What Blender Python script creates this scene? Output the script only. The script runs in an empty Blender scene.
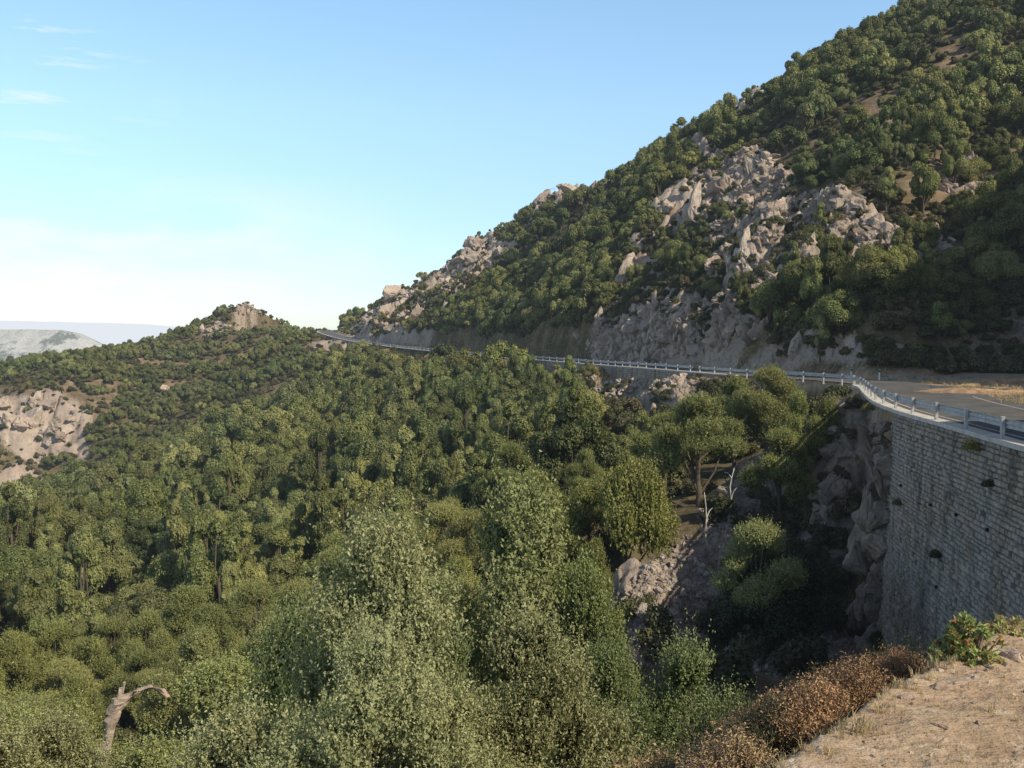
import bpy, bmesh, math, random
import numpy as np
from mathutils import Vector, Matrix, noise, Quaternion
random.seed(7); RNG = np.random.default_rng(11)
R = math.radians
scene = bpy.context.scene
COL = scene.collection

# ------------------------------------------------------------------ camera
F = 1000.0; PITCH = math.atan(44 / 1000.0)
cp, sp = math.cos(PITCH), math.sin(PITCH)
cam = bpy.data.cameras.new('camera'); camo = bpy.data.objects.new('camera', cam); COL.objects.link(camo)
cam.sensor_width = 36; cam.lens = 36 * F / 1024; cam.clip_end = 80000; cam.clip_start = 0.1
camo.location = (0, 0, 0); camo.rotation_euler = (math.pi / 2 - PITCH, 0, 0)
scene.camera = camo

def P(px, py, d):
    c = (px - 512) / F; v = (384 - py) / F
    X, Y, Z = c, cp + v * sp, -sp + v * cp
    k = d / Y
    return (X * k, d, Z * k)

def project(x, y, z):
    dep = np.maximum(y * cp - z * sp, 0.01)
    up = y * sp + z * cp
    return 512 + F * x / dep, 384 - F * up / dep

# ------------------------------------------------------------------ noise
def _h(ix, iy, s):
    n = (ix.astype(np.int64) * 374761393 + iy.astype(np.int64) * 668265263 + s * 1442695041) & 0x7fffffff
    n = ((n ^ (n >> 13)) * 1274126177) & 0x7fffffff
    n = n ^ (n >> 16)
    return (n & 0xffff) / 65535.0
def vnoise(x, y, s=0):
    ix = np.floor(x); iy = np.floor(y); fx = x - ix; fy = y - iy
    fx = fx * fx * (3 - 2 * fx); fy = fy * fy * (3 - 2 * fy)
    a = _h(ix, iy, s); b = _h(ix + 1, iy, s); c = _h(ix, iy + 1, s); d = _h(ix + 1, iy + 1, s)
    return (a + (b - a) * fx + (c - a) * fy + (a - b - c + d) * fx * fy) * 2 - 1
def fbm(x, y, sc, o=4, s=0, g=0.5):
    t = 0; a = 1.0
    for k in range(o):
        t = t + a * vnoise(x / sc + 17.3 * k, y / sc - 9.1 * k, s + k); a *= g; sc *= 0.47
    return t
def cells(x, y, sc, s=0):
    """blocky cell noise: height of nearest cell, and distance to the border between cells"""
    x = x / sc; y = y / sc
    ix = np.floor(x); iy = np.floor(y)
    d1 = np.full(x.shape, 9.0); d2 = np.full(x.shape, 9.0); v = np.zeros(x.shape)
    for i in (-1, 0, 1):
        for j in (-1, 0, 1):
            cx = ix + i; cy = iy + j
            qx = cx + 0.15 + 0.7 * _h(cx, cy, s); qy = cy + 0.15 + 0.7 * _h(cx, cy, s + 5)
            tx = (_h(cx, cy, s + 11) - 0.5) * 1.6; ty = (_h(cx, cy, s + 13) - 0.5) * 1.6
            d = (x - qx) ** 2 + (y - qy) ** 2
            val = _h(cx, cy, s + 9) + tx * (x - qx) + ty * (y - qy)
            m = d < d1
            d2 = np.where(m, d1, np.minimum(d2, d)); v = np.where(m, val, v); d1 = np.where(m, d, d1)
    return v, np.sqrt(d2) - np.sqrt(d1)

# ------------------------------------------------------------------ terrain control
W = []   # world points
def w(*a): W.extend(a)
# ledge and the slope falling away from it
w((1.5, 3.5, -1.72), (3.2, 6.0, -1.9), (6, 9, -2.3), (10, 13, -2.7), (3, 1, -1.65), (0, .8, -1.65), (-.4, 2.2, -1.9), (-3, .5, -2.6))
w((-3, 4, -4.4), (-.5, 5.2, -4.0), (-6, 8, -7.6), (0, 11, -8.4), (-8, 14, -11), (4, 13, -8.6), (8, 18, -10.5), (-20, 10, -15), (-30, 25, -19))
w((2, 8, -5.4), (12, 25, -12.5), (5, 25, -14), (-5, 25, -14.5), (-14, 25, -15))
w((-4, -4, -2.6), (4, -6, -1.6), (-14, -8, -7), (-30, -14, -14), (-60, -20, -26), (-60, 30, -30), (-110, 60, -44), (-160, 0, -60), (-60, -80, -25))
w((10, -10, -1), (19, 6, -.5), (14, -2, -1.3), (30, -10, 4), (60, 16, 12), (30, -40, 8), (60, -40, 18), (0, -60, -5), (70, 0, 20), (110, -30, 35), (0, -200, 0), (150, -150, 60))
w((34, 42, -3.4), (42, 60, -3.5), (62, 42, 16), (50, 78, -4), (70, 66, 24), (86, 55, 57), (98, 82, 64), (76, 92, 26), (115, 115, 68), (100, 45, 57), (140, 60, 70), (140, 100, 76), (27, 18, 8), (34, 26, 15), (32, 8, 11), (42, 30, 13), (190, 90, 100), (180, 160, 105), (260, 60, 130), (300, 260, 180), (120, 30, 36))
px_pts = [
 # ravine
 (885, 628, 56), (950, 655, 45), (1024, 690, 34), (760, 570, 56), (800, 645, 48), (700, 605, 52), (620, 645, 48), (680, 560, 58),
 (780, 462, 73), (720, 505, 66), (640, 545, 62), (860, 665, 44), (740, 685, 38), (870, 600, 59), (838, 560, 61), (818, 500, 65), (846, 415, 67), (862, 398, 74),
 (868, 520, 62), (790, 440, 76), (800, 520, 66), (730, 445, 84),
 (500, 700, 45), (400, 705, 50), (300, 700, 58), (100, 745, 62), (0, 765, 60), (600, 740, 38),
 # slope below the far road
 (640, 400, 130), (690, 384, 118), (600, 525, 62), (560, 425, 120), (500, 402, 170), (450, 455, 140), (400, 525, 110), (350, 585, 90), (300, 655, 74),
 (0, 605, 110), (100, 505, 190), (200, 455, 230), (300, 405, 270), (330, 362, 340), (0, 505, 240), (0, 470, 320), (50, 470, 325), (100, 455, 320),
 (40, 395, 345), (90, 398, 348), (0, 404, 345), (430, 372, 250), (200, 560, 130), (150, 400, 360), (230, 360, 410), (550, 480, 90), (100, 640, 92), (200, 660, 78),
 # left ridge
 (0, 378, 480), (50, 371, 490), (100, 363, 500), (150, 350, 500), (200, 333, 490), (218, 318, 480), (235, 308, 475), (255, 305, 470), (275, 307, 465), (292, 318, 450), (318, 326, 425), (320, 336, 395),
 (-60, 384, 470), (-150, 392, 460), (-150, 470, 300), (-150, 640, 100), (-350, 400, 450), (-350, 560, 140),
 (0, 420, 640), (120, 420, 640), (250, 400, 620), (330, 385, 600), (-300, 450, 700),
 (0, 520, 1100), (300, 520, 1100), (-300, 520, 1100), (420, 420, 700), (420, 520, 1200),
 # far road shelf
 (740, 376, 106), (600, 365, 160), (500, 358, 215), (440, 352, 262), (380, 346, 322), (340, 339, 372),
 # the mountain
 (1024, 388, 97), (1024, 330, 108), (1024, 200, 145), (1024, 100, 185), (1024, 0, 235), (1024, -70, 300),
 (960, 300, 118), (960, 385, 100),
 (1024, 60, 700), (900, 80, 760), (740, 210, 760), (600, 280, 760), (1024, 200, 1500), (740, 300, 1500), (600, 400, 1300), (1300, -50, 400),
]
for q in px_pts: W.append(P(*q))
# columns of the mountain: photo column, depth of its foot, depth and height of its skyline
for (px_, d0, ds, ys) in ((900, 98, 258, 28), (820, 109, 258, 70), (740, 120, 264, 120), (690, 138, 274, 142), (640, 158, 288, 172), (600, 178, 306, 193), (560, 203, 332, 200), (520, 230, 364, 228), (480, 256, 374, 247),
                          (440, 288, 388, 275), (400, 328, 402, 296), (370, 360, 415, 311), (346, 392, 430, 328)):
    zf = -3.4 if d0 < 200 else P(px_, 345, d0)[2]; zs = P(px_, ys, ds)[2]
    for t_ in (0, .06, .3, .65, 1):
        d_ = d0 + (ds - d0) * t_; z_ = zf if t_ == 0 else zf + min(3, (zs - zf) * .2) + (zs - zf - min(3, (zs - zf) * .2)) * t_
        a_ = P(px_, 0, d_); W.append((a_[0], d_, z_))
    a_ = P(px_, ys + 8, ds + 60); W.append(a_); W.append(P(px_, ys + 45, ds + 160))
for a in range(0, 360, 30):
    for rr in (5000, 60000):
        if a in (60,) : continue
        W.append((rr * math.sin(R(a)), rr * math.cos(R(a)), -420 if rr == 5000 else -900))
W = np.array(W, float)
def emb(x, y):
    r = np.maximum(np.hypot(x, y), .8); th = np.arctan2(x, y)
    return np.stack([1.8 * np.sin(th), 1.8 * np.cos(th), np.log(r)], -1), r
E0, r0 = emb(W[:, 0], W[:, 1])
def kern(A, B):
    d2 = ((A[:, None, :] - B[None]) ** 2).sum(-1)
    return np.sqrt(d2 + 0.0016)
n = len(W)
A = np.zeros((n + 4, n + 4)); A[:n, :n] = kern(E0, E0) + np.eye(n) * -0.004; A[:n, n] = 1; A[:n, n + 1:] = E0; A[n, :n] = 1; A[n + 1:, :n] = E0.T
b = np.zeros(n + 4); b[:n] = W[:, 2] / r0
sol = np.linalg.lstsq(A, b, rcond=None)[0]
def nat(x, y):
    x = np.asarray(x, float); y = np.asarray(y, float); sh = x.shape
    x = x.ravel(); y = y.ravel(); out = np.empty(x.shape)
    for i in range(0, len(x), 20000):
        e, r = emb(x[i:i + 20000], y[i:i + 20000])
        out[i:i + 20000] = (kern(e, E0) @ sol[:n] + sol[n] + e @ sol[n + 1:]) * r
    return out.reshape(sh)

# road outer edge (world x, y, z)
EDGE = [(1.2, -60, -.6), (-.6, -20, -1.3), (.1, -4, -1.6), (-.3, 1.5, -1.66), (.45, 3.7, -1.74), (1.25, 4.8, -1.80), (1.95, 5.7, -1.86), (2.85, 6.7, -1.94), (7.6, 11.2, -2.4), (12.4, 17, -2.95), (15.2, 26, -3.3), (16.6, 34, -3.4),
        (17.6, 41, -3.4), (18.7, 48, -3.45), (20.7, 57, -3.5), (24.0, 68, -3.6), (27.0, 78, -3.65), (28.2, 86, -3.7), (26.8, 96, -3.75)]
for q in ((740, 376, 107), (660, 369.5, 130), (600, 365, 160), (550, 361, 187), (500, 357.5, 216), (440, 352, 262), (380, 345.5, 322), (345, 340, 368), (322, 334, 405), (318, 331, 440), (335, 330, 480)):
    EDGE.append(P(*q))
def catmull(pts, step=1.0):
    out = []
    pts = [Vector(p) for p in pts]
    for i in range(len(pts) - 1):
        p0 = pts[max(i - 1, 0)]; p1 = pts[i]; p2 = pts[i + 1]; p3 = pts[min(i + 2, len(pts) - 1)]
        m = max(1, int((p2 - p1).length / step))
        for k in range(m):
            t = k / m
            out.append(0.5 * ((2 * p1) + (p2 - p0) * t + (2 * p0 - 5 * p1 + 4 * p2 - p3) * t * t + (3 * p1 - p0 - 3 * p2 + p3) * t ** 3))
    out.append(pts[-1]); return out
EC = catmull(EDGE, 1.5)
EA = np.array([tuple(p) for p in EC])
SEGL = np.concatenate([[0], np.cumsum(np.linalg.norm(np.diff(EA[:, :2], axis=0), axis=1))])
def edge_info(x, y):
    """signed distance (right side of travel = inland = positive), z and arclength at nearest edge point"""
    sh = x.shape; x = x.ravel(); y = y.ravel()
    s = np.empty(x.shape); z = np.empty(x.shape); al = np.empty(x.shape)
    p = EA[:-1, :2]; d = np.diff(EA[:, :2], axis=0); L2 = (d ** 2).sum(1); dz = np.diff(EA[:, 2])
    for i in range(0, len(x), 8000):
        X = x[i:i + 8000, None]; Y = y[i:i + 8000, None]
        vx = X - p[:, 0]; vy = Y - p[:, 1]
        t = np.clip((vx * d[:, 0] + vy * d[:, 1]) / L2, 0, 1)
        qx = vx - t * d[:, 0]; qy = vy - t * d[:, 1]
        dd = qx * qx + qy * qy
        k = dd.argmin(1); ar = np.arange(len(k))
        cr = d[k, 0] * vy[ar, k] - d[k, 1] * vx[ar, k]
        s[i:i + 8000] = np.sqrt(dd[ar, k]) * np.where(cr > 0, -1, 1)
        z[i:i + 8000] = EA[k, 2] + t[ar, k] * dz[k]
        al[i:i + 8000] = SEGL[k] + t[ar, k] * np.sqrt(L2[k])
    return s.reshape(sh), z.reshape(sh), al.reshape(sh)
def arc_of(y_target):   # arclength where the edge reaches y
    i = int(np.argmax(EA[:, 1] >= y_target)); return SEGL[i]
ROADW = 6.6

# painted zones in photo coordinates, only used to decide what grows where: (px, py, rx, ry, rot, value)
ROCK = [(432, 290, 98, 25, -34, 1), (562, 200, 58, 15, -14, 1), (738, 185, 48, 38, 0, 1), (690, 215, 50, 28, -50, .9), (745, 264, 44, 42, 0, 1), (690, 318, 84, 34, -14, .95), (605, 352, 50, 6, 5, .7), (800, 238, 64, 44, 0, .95),
        (850, 240, 34, 28, 0, .9), (640, 268, 40, 26, -40, .9), (820, 350, 90, 12, 0, .7), (1000, 342, 60, 34, 0, .3), (42, 425, 50, 32, 15, 1), (12, 490, 32, 28, 0, .9), (214, 330, 16, 9, 0, .5), (250, 313, 34, 7, 0, .42),
        (300, 322, 16, 7, 0, .8), (655, 388, 66, 16, -3, 1), (680, 590, 80, 42, -35, .9), (838, 480, 42, 76, 12, 1), (438, 480, 12, 9, 0, 1), (352, 523, 10, 5, 0, 1), (760, 96, 44, 12, -40, .9), (330, 343, 20, 8, 0, .5),
        (385, 332, 30, 7, 0, .8), (107, 520, 14, 6, 0, .6), (760, 470, 50, 26, -25, .6), (380, 312, 30, 14, -30, .9), (700, 150, 12, 7, 0, .8), (480, 262, 26, 12, -35, .9)]
BARE = [(910, 255, 52, 44, 0, 1), (985, 175, 66, 32, -10, 1), (880, 118, 32, 20, 0, 1), (850, 200, 46, 18, 0, .8), (780, 140, 22, 12, 0, .8), (960, 60, 30, 10, -20, .7), (1000, 345, 70, 30, 0, .6), (165, 392, 10, 7, -50, 1), (107, 520, 22, 8, -25, 1), (330, 350, 34, 10, 0, 1), (150, 362, 60, 4, 0, .7), (810, 640, 70, 50, 0, .6),
        (60, 388, 60, 6, 0, .5), (95, 470, 40, 12, 0, .5), (470, 350, 30, 4, 0, .8), (520, 253, 30, 9, -30, .7), (280, 385, 20, 8, 0, .6), (120, 405, 60, 20, 0, .45), (640, 60, 1, 1, 0, 0), (965, 240, 70, 16, -25, .6)]
def zone(lst, px, py, soft=0.35):
    m = np.zeros(px.shape)
    for (cx, cy, rx, ry, rot, v) in lst:
        c, s = math.cos(R(rot)), math.sin(R(rot))
        u = ((px - cx) * c + (py - cy) * s) / rx; t = (-(px - cx) * s + (py - cy) * c) / ry
        m = np.maximum(m, v * np.clip((1 + soft - np.sqrt(u * u + t * t)) / (2 * soft), 0, 1))
    return m

def height(x, y, masks=False):
    x = np.asarray(x, float); y = np.asarray(y, float)
    z0 = nat(x, y)
    s, rz, al = edge_info(x, y)
    r = np.hypot(x, y)
    px, py = project(x, y, z0)
    front = (y > 3) & (r < 1500)
    jit = fbm(x, y, 14, 3, 3) * 10
    rock = np.where(front, zone(ROCK, px + jit, py + jit * .7), 0)
    bare = np.where(front, zone(BARE, px + jit, py + jit * .5), 0)
    far = np.clip((r - 25) / 60, 0, 1)
    z = z0 + fbm(x, y, 26, 4, 1) * 1.1 * far + fbm(x, y, 3, 3, 21) * .16 * np.clip((r - 5) / 20, .12, 1)
    v1, b1 = cells(x + jit * .2, y, 7.5, 2); v2, b2 = cells(x, y + jit * .1, 3.0, 40); v3, b3 = cells(x, y, 1.3, 70)
    rk = np.clip(rock * 1.5 - .25, 0, 1) * np.where(r > 400, .4, 1)
    z = z + rk * ((v1 - .4) * 3.6 * np.clip(r / 90, .3, 1.3) + (v2 - .4) * 1.5 + (v3 - .4) * .6 - np.clip(.16 - b1, 0, 1) * 8 - np.clip(.14 - b2, 0, 1) * 4 * np.clip(r / 90, .3, 1))
    z = z + fbm(x, y, 60, 2, 91) * 3.2 * np.clip((r - 75) / 50, 0, 1) * (s < -12) * np.clip((-s - 12) / 20, 0, 1) * (r < 430)
    inl = s > 0
    # steep rock cut behind the road on the mountain side
    zin = np.maximum(rz + np.where(s > ROADW + 3, np.clip((s - ROADW - 3) * .05, 0, 1.0) + fbm(x, y, 5, 3, 8) * .12 , 0), z)
    road = (s > 0) & (s < ROADW + 1.2)
    onledge = (r < 16)
    ramp = np.clip((s - np.where(r < 13, -.15, .25)) / .4, 0, 1)
    zl = rz - 0.06 + (fbm(x, y, 1.2, 4, 31) * .035 + fbm(x, y, .25, 3, 37) * .012) * (r < 12)
    shoulder = np.clip((s - ROADW - 1.2) / 1.6, 0, 1)
    zr = zl * (1 - shoulder) + np.maximum(zin, zl) * shoulder
    zout = np.minimum(z, rz - .25 + np.clip(s, -60, 0) * -0.0 ) 
    near_out = np.clip(1 - (-s) / 40, 0, 1)
    zout = np.where((s > -40), np.minimum(z, rz - .2 - np.clip(-s, 0, 4) * .35), z)
    z = np.where(inl, zout * (1 - ramp) + zr * ramp, zout)
    if masks:
        inroad = np.where(inl & (s < 40) & (r < 110), 1, 0) * np.clip(1 - np.abs(z - rz) / 1.6, 0, 1)
        return z, rock, bare, inroad
    return z

# ------------------------------------------------------------------ material helpers
def mat(name):
    m = bpy.data.materials.new(name); m.use_nodes = True; nt = m.node_tree; nt.nodes.clear()
    return m, nt
def N(nt, t, **k):
    nd = nt.nodes.new(t)
    for a, v in k.items():
        if a.startswith('i_'):
            nd.inputs[int(a[2:]) if a[2:].isdigit() else a[2:]].default_value = v
        else: setattr(nd, a, v)
    return nd
def L(nt, a, b): nt.links.new(a, b)
def math_(nt, op, a, b=None, clamp=False):
    nd = nt.nodes.new('ShaderNodeMath'); nd.operation = op; nd.use_clamp = clamp
    for i, q in enumerate((a, b)):
        if q is None: continue
        if isinstance(q, (int, float)): nd.inputs[i].default_value = q
        else: L(nt, q, nd.inputs[i])
    return nd.outputs[0]
def mix(nt, f, a, b, blend='MIX'):
    nd = nt.nodes.new('ShaderNodeMix'); nd.data_type = 'RGBA'; nd.blend_type = blend
    for s, q in ((0, f), (6, a), (7, b)):
        if isinstance(q, (int, float)): nd.inputs[s].default_value = q
        elif isinstance(q, tuple): nd.inputs[s].default_value = (*q, 1)
        else: L(nt, q, nd.inputs[s])
    return nd.outputs[2]
def ramp(nt, fac, stops):
    nd = nt.nodes.new('ShaderNodeValToRGB'); e = nd.color_ramp.elements
    while len(e) > 1: e.remove(e[-1])
    e[0].position = stops[0][0]; e[0].color = (*stops[0][1], 1) if isinstance(stops[0][1], tuple) else (stops[0][1],) * 3 + (1,)
    for p, c in stops[1:]:
        q = e.new(p); q.color = (*c, 1) if isinstance(c, tuple) else (c, c, c, 1)
    L(nt, fac, nd.inputs[0]); return nd.outputs[0]
def tex(nt, sc, vec=None, kind='noise', det=5, **k):
    nd = nt.nodes.new('ShaderNodeTexNoise' if kind == 'noise' else 'ShaderNodeTexVoronoi')
    nd.inputs['Scale'].default_value = sc
    if kind == 'noise': nd.inputs['Detail'].default_value = det; nd.inputs['Roughness'].default_value = k.get('rough', .6)
    else:
        nd.feature = k.get('feature', 'F1')
    if vec is not None: L(nt, vec, nd.inputs['Vector'])
    return nd.outputs[0]
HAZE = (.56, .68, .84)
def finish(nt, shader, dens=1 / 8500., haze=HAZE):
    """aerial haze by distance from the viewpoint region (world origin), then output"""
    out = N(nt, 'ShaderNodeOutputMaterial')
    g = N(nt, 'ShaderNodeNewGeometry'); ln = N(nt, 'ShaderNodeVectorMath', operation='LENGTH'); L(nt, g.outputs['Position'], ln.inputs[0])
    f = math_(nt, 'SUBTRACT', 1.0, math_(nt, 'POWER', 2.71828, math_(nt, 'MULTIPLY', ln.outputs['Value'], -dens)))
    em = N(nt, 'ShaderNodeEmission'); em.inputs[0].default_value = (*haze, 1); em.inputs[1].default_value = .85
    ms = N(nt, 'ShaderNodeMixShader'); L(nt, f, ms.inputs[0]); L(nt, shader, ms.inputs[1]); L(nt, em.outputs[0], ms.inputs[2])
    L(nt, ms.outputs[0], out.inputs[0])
def bsdf(nt, color, rough=.9, spec=.2, normal=None, metal=0):
    b = N(nt, 'ShaderNodeBsdfPrincipled')
    if isinstance(color, tuple): b.inputs['Base Color'].default_value = (*color, 1)
    else: L(nt, color, b.inputs['Base Color'])
    b.inputs['Roughness'].default_value = rough; b.inputs['Specular IOR Level'].default_value = spec; b.inputs['Metallic'].default_value = metal
    if normal is not None: L(nt, normal, b.inputs['Normal'])
    return b.outputs[0]
def bump(nt, h, st=.5, dist=.1):
    b = N(nt, 'ShaderNodeBump'); b.inputs['Strength'].default_value = st; b.inputs['Distance'].default_value = dist
    L(nt, h, b.inputs['Height']); return b.outputs[0]
def pos(nt):
    return N(nt, 'ShaderNodeNewGeometry').outputs['Position']

def leaf_mat(name, c1, c2, c3=None, transl=.16, rough=.55, spec=.3, vary=.35):
    m, nt = mat(name)
    at = N(nt, 'ShaderNodeAttribute', attribute_name='tone'); oi = N(nt, 'ShaderNodeObjectInfo')
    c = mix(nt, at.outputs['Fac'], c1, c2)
    if c3: c = mix(nt, math_(nt, 'MULTIPLY', math_(nt, 'POWER', oi.outputs['Random'], 2.0), .8), c, c3)
    pn = N(nt, 'ShaderNodeTexNoise'); pn.inputs['Scale'].default_value = .035; pn.inputs['Detail'].default_value = 2; L(nt, oi.outputs['Location'], pn.inputs['Vector'])
    c = mix(nt, ramp(nt, pn.outputs[0], [(.45, 0), (.65, .7)]), c, mix(nt, 1, c, (1.14, 1.06, .85), 'MULTIPLY'))
    c = mix(nt, ramp(nt, pn.outputs[0], [(.33, .6), (.46, 0)]), c, mix(nt, 1, c, (.78, .9, .95), 'MULTIPLY'))
    rm = N(nt, 'ShaderNodeMath', operation='FRACT'); L(nt, math_(nt, 'MULTIPLY', oi.outputs['Random'], 7.31), rm.inputs[0])
    v = math_(nt, 'ADD', math_(nt, 'MULTIPLY', rm.outputs[0], vary * 2), 1 - vary)
    hs = N(nt, 'ShaderNodeHueSaturation'); L(nt, c, hs.inputs['Color']); L(nt, v, hs.inputs['Value'])
    p = bsdf(nt, hs.outputs[0], rough, spec)
    t = N(nt, 'ShaderNodeBsdfTranslucent'); L(nt, mix(nt, 1, hs.outputs[0], (1.3, 1.4, .7), 'MULTIPLY'), t.inputs[0])
    ms = N(nt, 'ShaderNodeMixShader', i_0=transl); L(nt, p, ms.inputs[1]); L(nt, t.outputs[0], ms.inputs[2])
    finish(nt, ms.outputs[0]); return m
M_OAK = leaf_mat('oak_leaves', (.050, .068, .020), (.215, .238, .085), (.27, .265, .11))
M_OAKNEAR = leaf_mat('pale_oak_leaves', (.10, .105, .042), (.45, .43, .215), (.34, .35, .18), transl=.2, rough=.5, spec=.25, vary=.12)
M_MIDG = leaf_mat('mid_green_leaves', (.06, .075, .02), (.33, .35, .12), (.32, .31, .13), vary=.15)
M_YOUNG = leaf_mat('yellow_green_leaves', (.09, .105, .025), (.28, .28, .095), None, vary=.15)
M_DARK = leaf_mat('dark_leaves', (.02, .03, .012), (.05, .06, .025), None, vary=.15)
M_SHRUB = leaf_mat('maquis_leaves', (.055, .062, .026), (.125, .125, .055), (.15, .12, .07))
M_RUST = leaf_mat('rusty_dry_leaves', (.2, .11, .06), (.52, .30, .16), (.45, .34, .2), vary=.2)
M_STRAW = leaf_mat('straw', (.35, .26, .14), (.62, .5, .3), (.5, .38, .22), vary=.2)
M_SPURGE = leaf_mat('spurge_leaves', (.16, .2, .06), (.36, .4, .14), (.4, .3, .14), vary=.15)
M_REDLEAF = leaf_mat('red_leaves', (.3, .07, .045), (.42, .14, .07), None, vary=.1)

def bark_mat(name, a, b_):
    m, nt = mat(name); p = pos(nt)
    n1 = tex(nt, 6, p); c = mix(nt, n1, a, b_)
    finish(nt, bsdf(nt, c, .95, .1, bump(nt, tex(nt, 20, p), .6, .03))); return m
M_BARK = bark_mat('bark', (.06, .048, .036), (.16, .13, .1))
M_DEAD = bark_mat('bleached_wood', (.36, .33, .29), (.6, .56, .5))

def rock_color(nt, p, sc=1.0):
    a = tex(nt, .12 * sc, p, det=6); c = tex(nt, .9 * sc, p, det=8, rough=.72); f = tex(nt, 5 * sc, p, det=5, rough=.7)
    mp_ = N(nt, 'ShaderNodeMapping'); L(nt, p, mp_.inputs[0]); mp_.inputs['Scale'].default_value = (1, 1, .35); mp_.inputs['Rotation'].default_value = (.25, .4, 0)
    st = tex(nt, .8 * sc, mp_.outputs[0], det=6, rough=.75)
    base = ramp(nt, a, [(.3, (.30, .22, .175)), (.5, (.42, .325, .26)), (.68, (.51, .42, .345))])
    base = mix(nt, ramp(nt, c, [(.45, 0), (.62, .7)]), base, (.30, .28, .25))
    base = mix(nt, ramp(nt, f, [(.52, 0), (.72, .55)]), base, (.13, .11, .09))
    base = mix(nt, ramp(nt, st, [(.54, 0), (.66, .7)]), base, (.11, .085, .068))
    h = math_(nt, 'ADD', math_(nt, 'MULTIPLY', c, .9), math_(nt, 'ADD', math_(nt, 'MULTIPLY', f, .3), math_(nt, 'MULTIPLY', st, -.6)))
    return base, h
def make_rock_mat(name, sc=1.0, tint=None):
    m, nt = mat(name); p = pos(nt)
    c, h = rock_color(nt, p, sc)
    oi = N(nt, 'ShaderNodeObjectInfo')
    hs = N(nt, 'ShaderNodeHueSaturation'); L(nt, c, hs.inputs['Color']); L(nt, math_(nt, 'ADD', math_(nt, 'MULTIPLY', oi.outputs['Random'], .5), .75), hs.inputs['Value'])
    c = hs.outputs[0]
    if tint: c = mix(nt, 1, c, tint, 'MULTIPLY')
    finish(nt, bsdf(nt, c, .95, .1, bump(nt, h, .8, .35 / sc))); return m
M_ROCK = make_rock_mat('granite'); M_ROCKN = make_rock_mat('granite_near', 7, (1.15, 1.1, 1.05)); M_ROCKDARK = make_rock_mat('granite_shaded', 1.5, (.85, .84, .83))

def terrain_mat():
    m, nt = mat('hillside'); p = pos(nt)
    rc, rh = rock_color(nt, p)
    at = N(nt, 'ShaderNodeAttribute', attribute_name='zones'); sx = N(nt, 'ShaderNodeSeparateColor'); L(nt, at.outputs['Color'], sx.inputs[0])
    a = tex(nt, .22, p, det=8, rough=.65); b_ = tex(nt, 1.7, p, det=6, rough=.7); g = tex(nt, 9, p, det=5)
    soil = ramp(nt, a, [(.35, (.14, .088, .058)), (.52, (.225, .15, .10)), (.66, (.30, .215, .145))])
    soil = mix(nt, ramp(nt, b_, [(.46, 0), (.6, .7)]), soil, (.30, .24, .17))
    scrub = ramp(nt, b_, [(.38, (.05, .05, .022)), (.55, (.085, .078, .036)), (.68, (.16, .12, .07))])
    sm = math_(nt, 'MULTIPLY', ramp(nt, a, [(.36, 1), (.62, .45)]), math_(nt, 'SUBTRACT', 1.0, sx.outputs[1]))
    c = mix(nt, sm, soil, scrub)
    rkf = ramp(nt, math_(nt, 'ADD', sx.outputs[0], math_(nt, 'MULTIPLY', math_(nt, 'SUBTRACT', b_, .5), .7)), [(.25, 0), (.45, 1)])
    c = mix(nt, rkf, c, rc)
    # trampled dry earth beside the road
    dirt = ramp(nt, b_, [(.35, (.34, .23, .15)), (.5, (.46, .33, .225)), (.66, (.56, .43, .31))])
    dirt = mix(nt, ramp(nt, tex(nt, 26, p, det=6, rough=.8), [(.38, .6), (.5, 0), (.62, 0), (.72, .5)]), dirt, (.5, .42, .33))
    dirt = mix(nt, ramp(nt, tex(nt, 70, p, 'voronoi'), [(.1, .45), (.3, 0)]), dirt, (.2, .14, .1))
    dirt = mix(nt, ramp(nt, tex(nt, .9, p, det=5, rough=.7), [(.4, .55), (.56, 0)]), dirt, (.27, .19, .12))
    dirt = mix(nt, ramp(nt, tex(nt, 3.2, p, det=7, rough=.75), [(.54, 0), (.66, .6)]), dirt, (.66, .55, .42))
    c = mix(nt, sx.outputs[2], c, dirt)
    h = math_(nt, 'ADD', math_(nt, 'MULTIPLY', rh, math_(nt, 'ADD', rkf, .2)), math_(nt, 'ADD', math_(nt, 'MULTIPLY', b_, .5), math_(nt, 'MULTIPLY', g, .12)))
    bm_ = bump(nt, h, .7, .3)
    finish(nt, bsdf(nt, c, .97, .08, bm_)); return m
M_TERR = terrain_mat()

# ------------------------------------------------------------------ object helpers
def new_mesh(name, V, Fc, mats=None, attr=None, smooth=False, face_mat=None):
    me = bpy.data.meshes.new(name)
    V = np.asarray(V, np.float32)
    if isinstance(Fc, np.ndarray):
        k = Fc.shape[1]
        me.vertices.add(len(V)); me.vertices.foreach_set('co', V.ravel())
        me.loops.add(Fc.size); me.loops.foreach_set('vertex_index', Fc.ravel().astype(np.int32))
        me.polygons.add(len(Fc)); me.polygons.foreach_set('loop_start', np.arange(0, Fc.size, k, dtype=np.int32))
        me.update(calc_edges=True)
    else:
        me.from_pydata([tuple(map(float, v)) for v in V], [], Fc); me.update()
    if attr is not None:
        for an, (dom, typ, data) in attr.items():
            a = me.attributes.new(an, typ, dom)
            a.data.foreach_set('value' if typ == 'FLOAT' else 'color', np.asarray(data, np.float32).ravel())
    for m in (mats or []): me.materials.append(m)
    if smooth: me.shade_smooth()
    if face_mat is not None: me.polygons.foreach_set('material_index', face_mat)
    return me
def ob(name, me, parent=None, **tags):
    o = bpy.data.objects.new(name, me); COL.objects.link(o)
    if parent: o.parent = parent
    for k, v in tags.items(): o[k] = v
    return o
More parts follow.
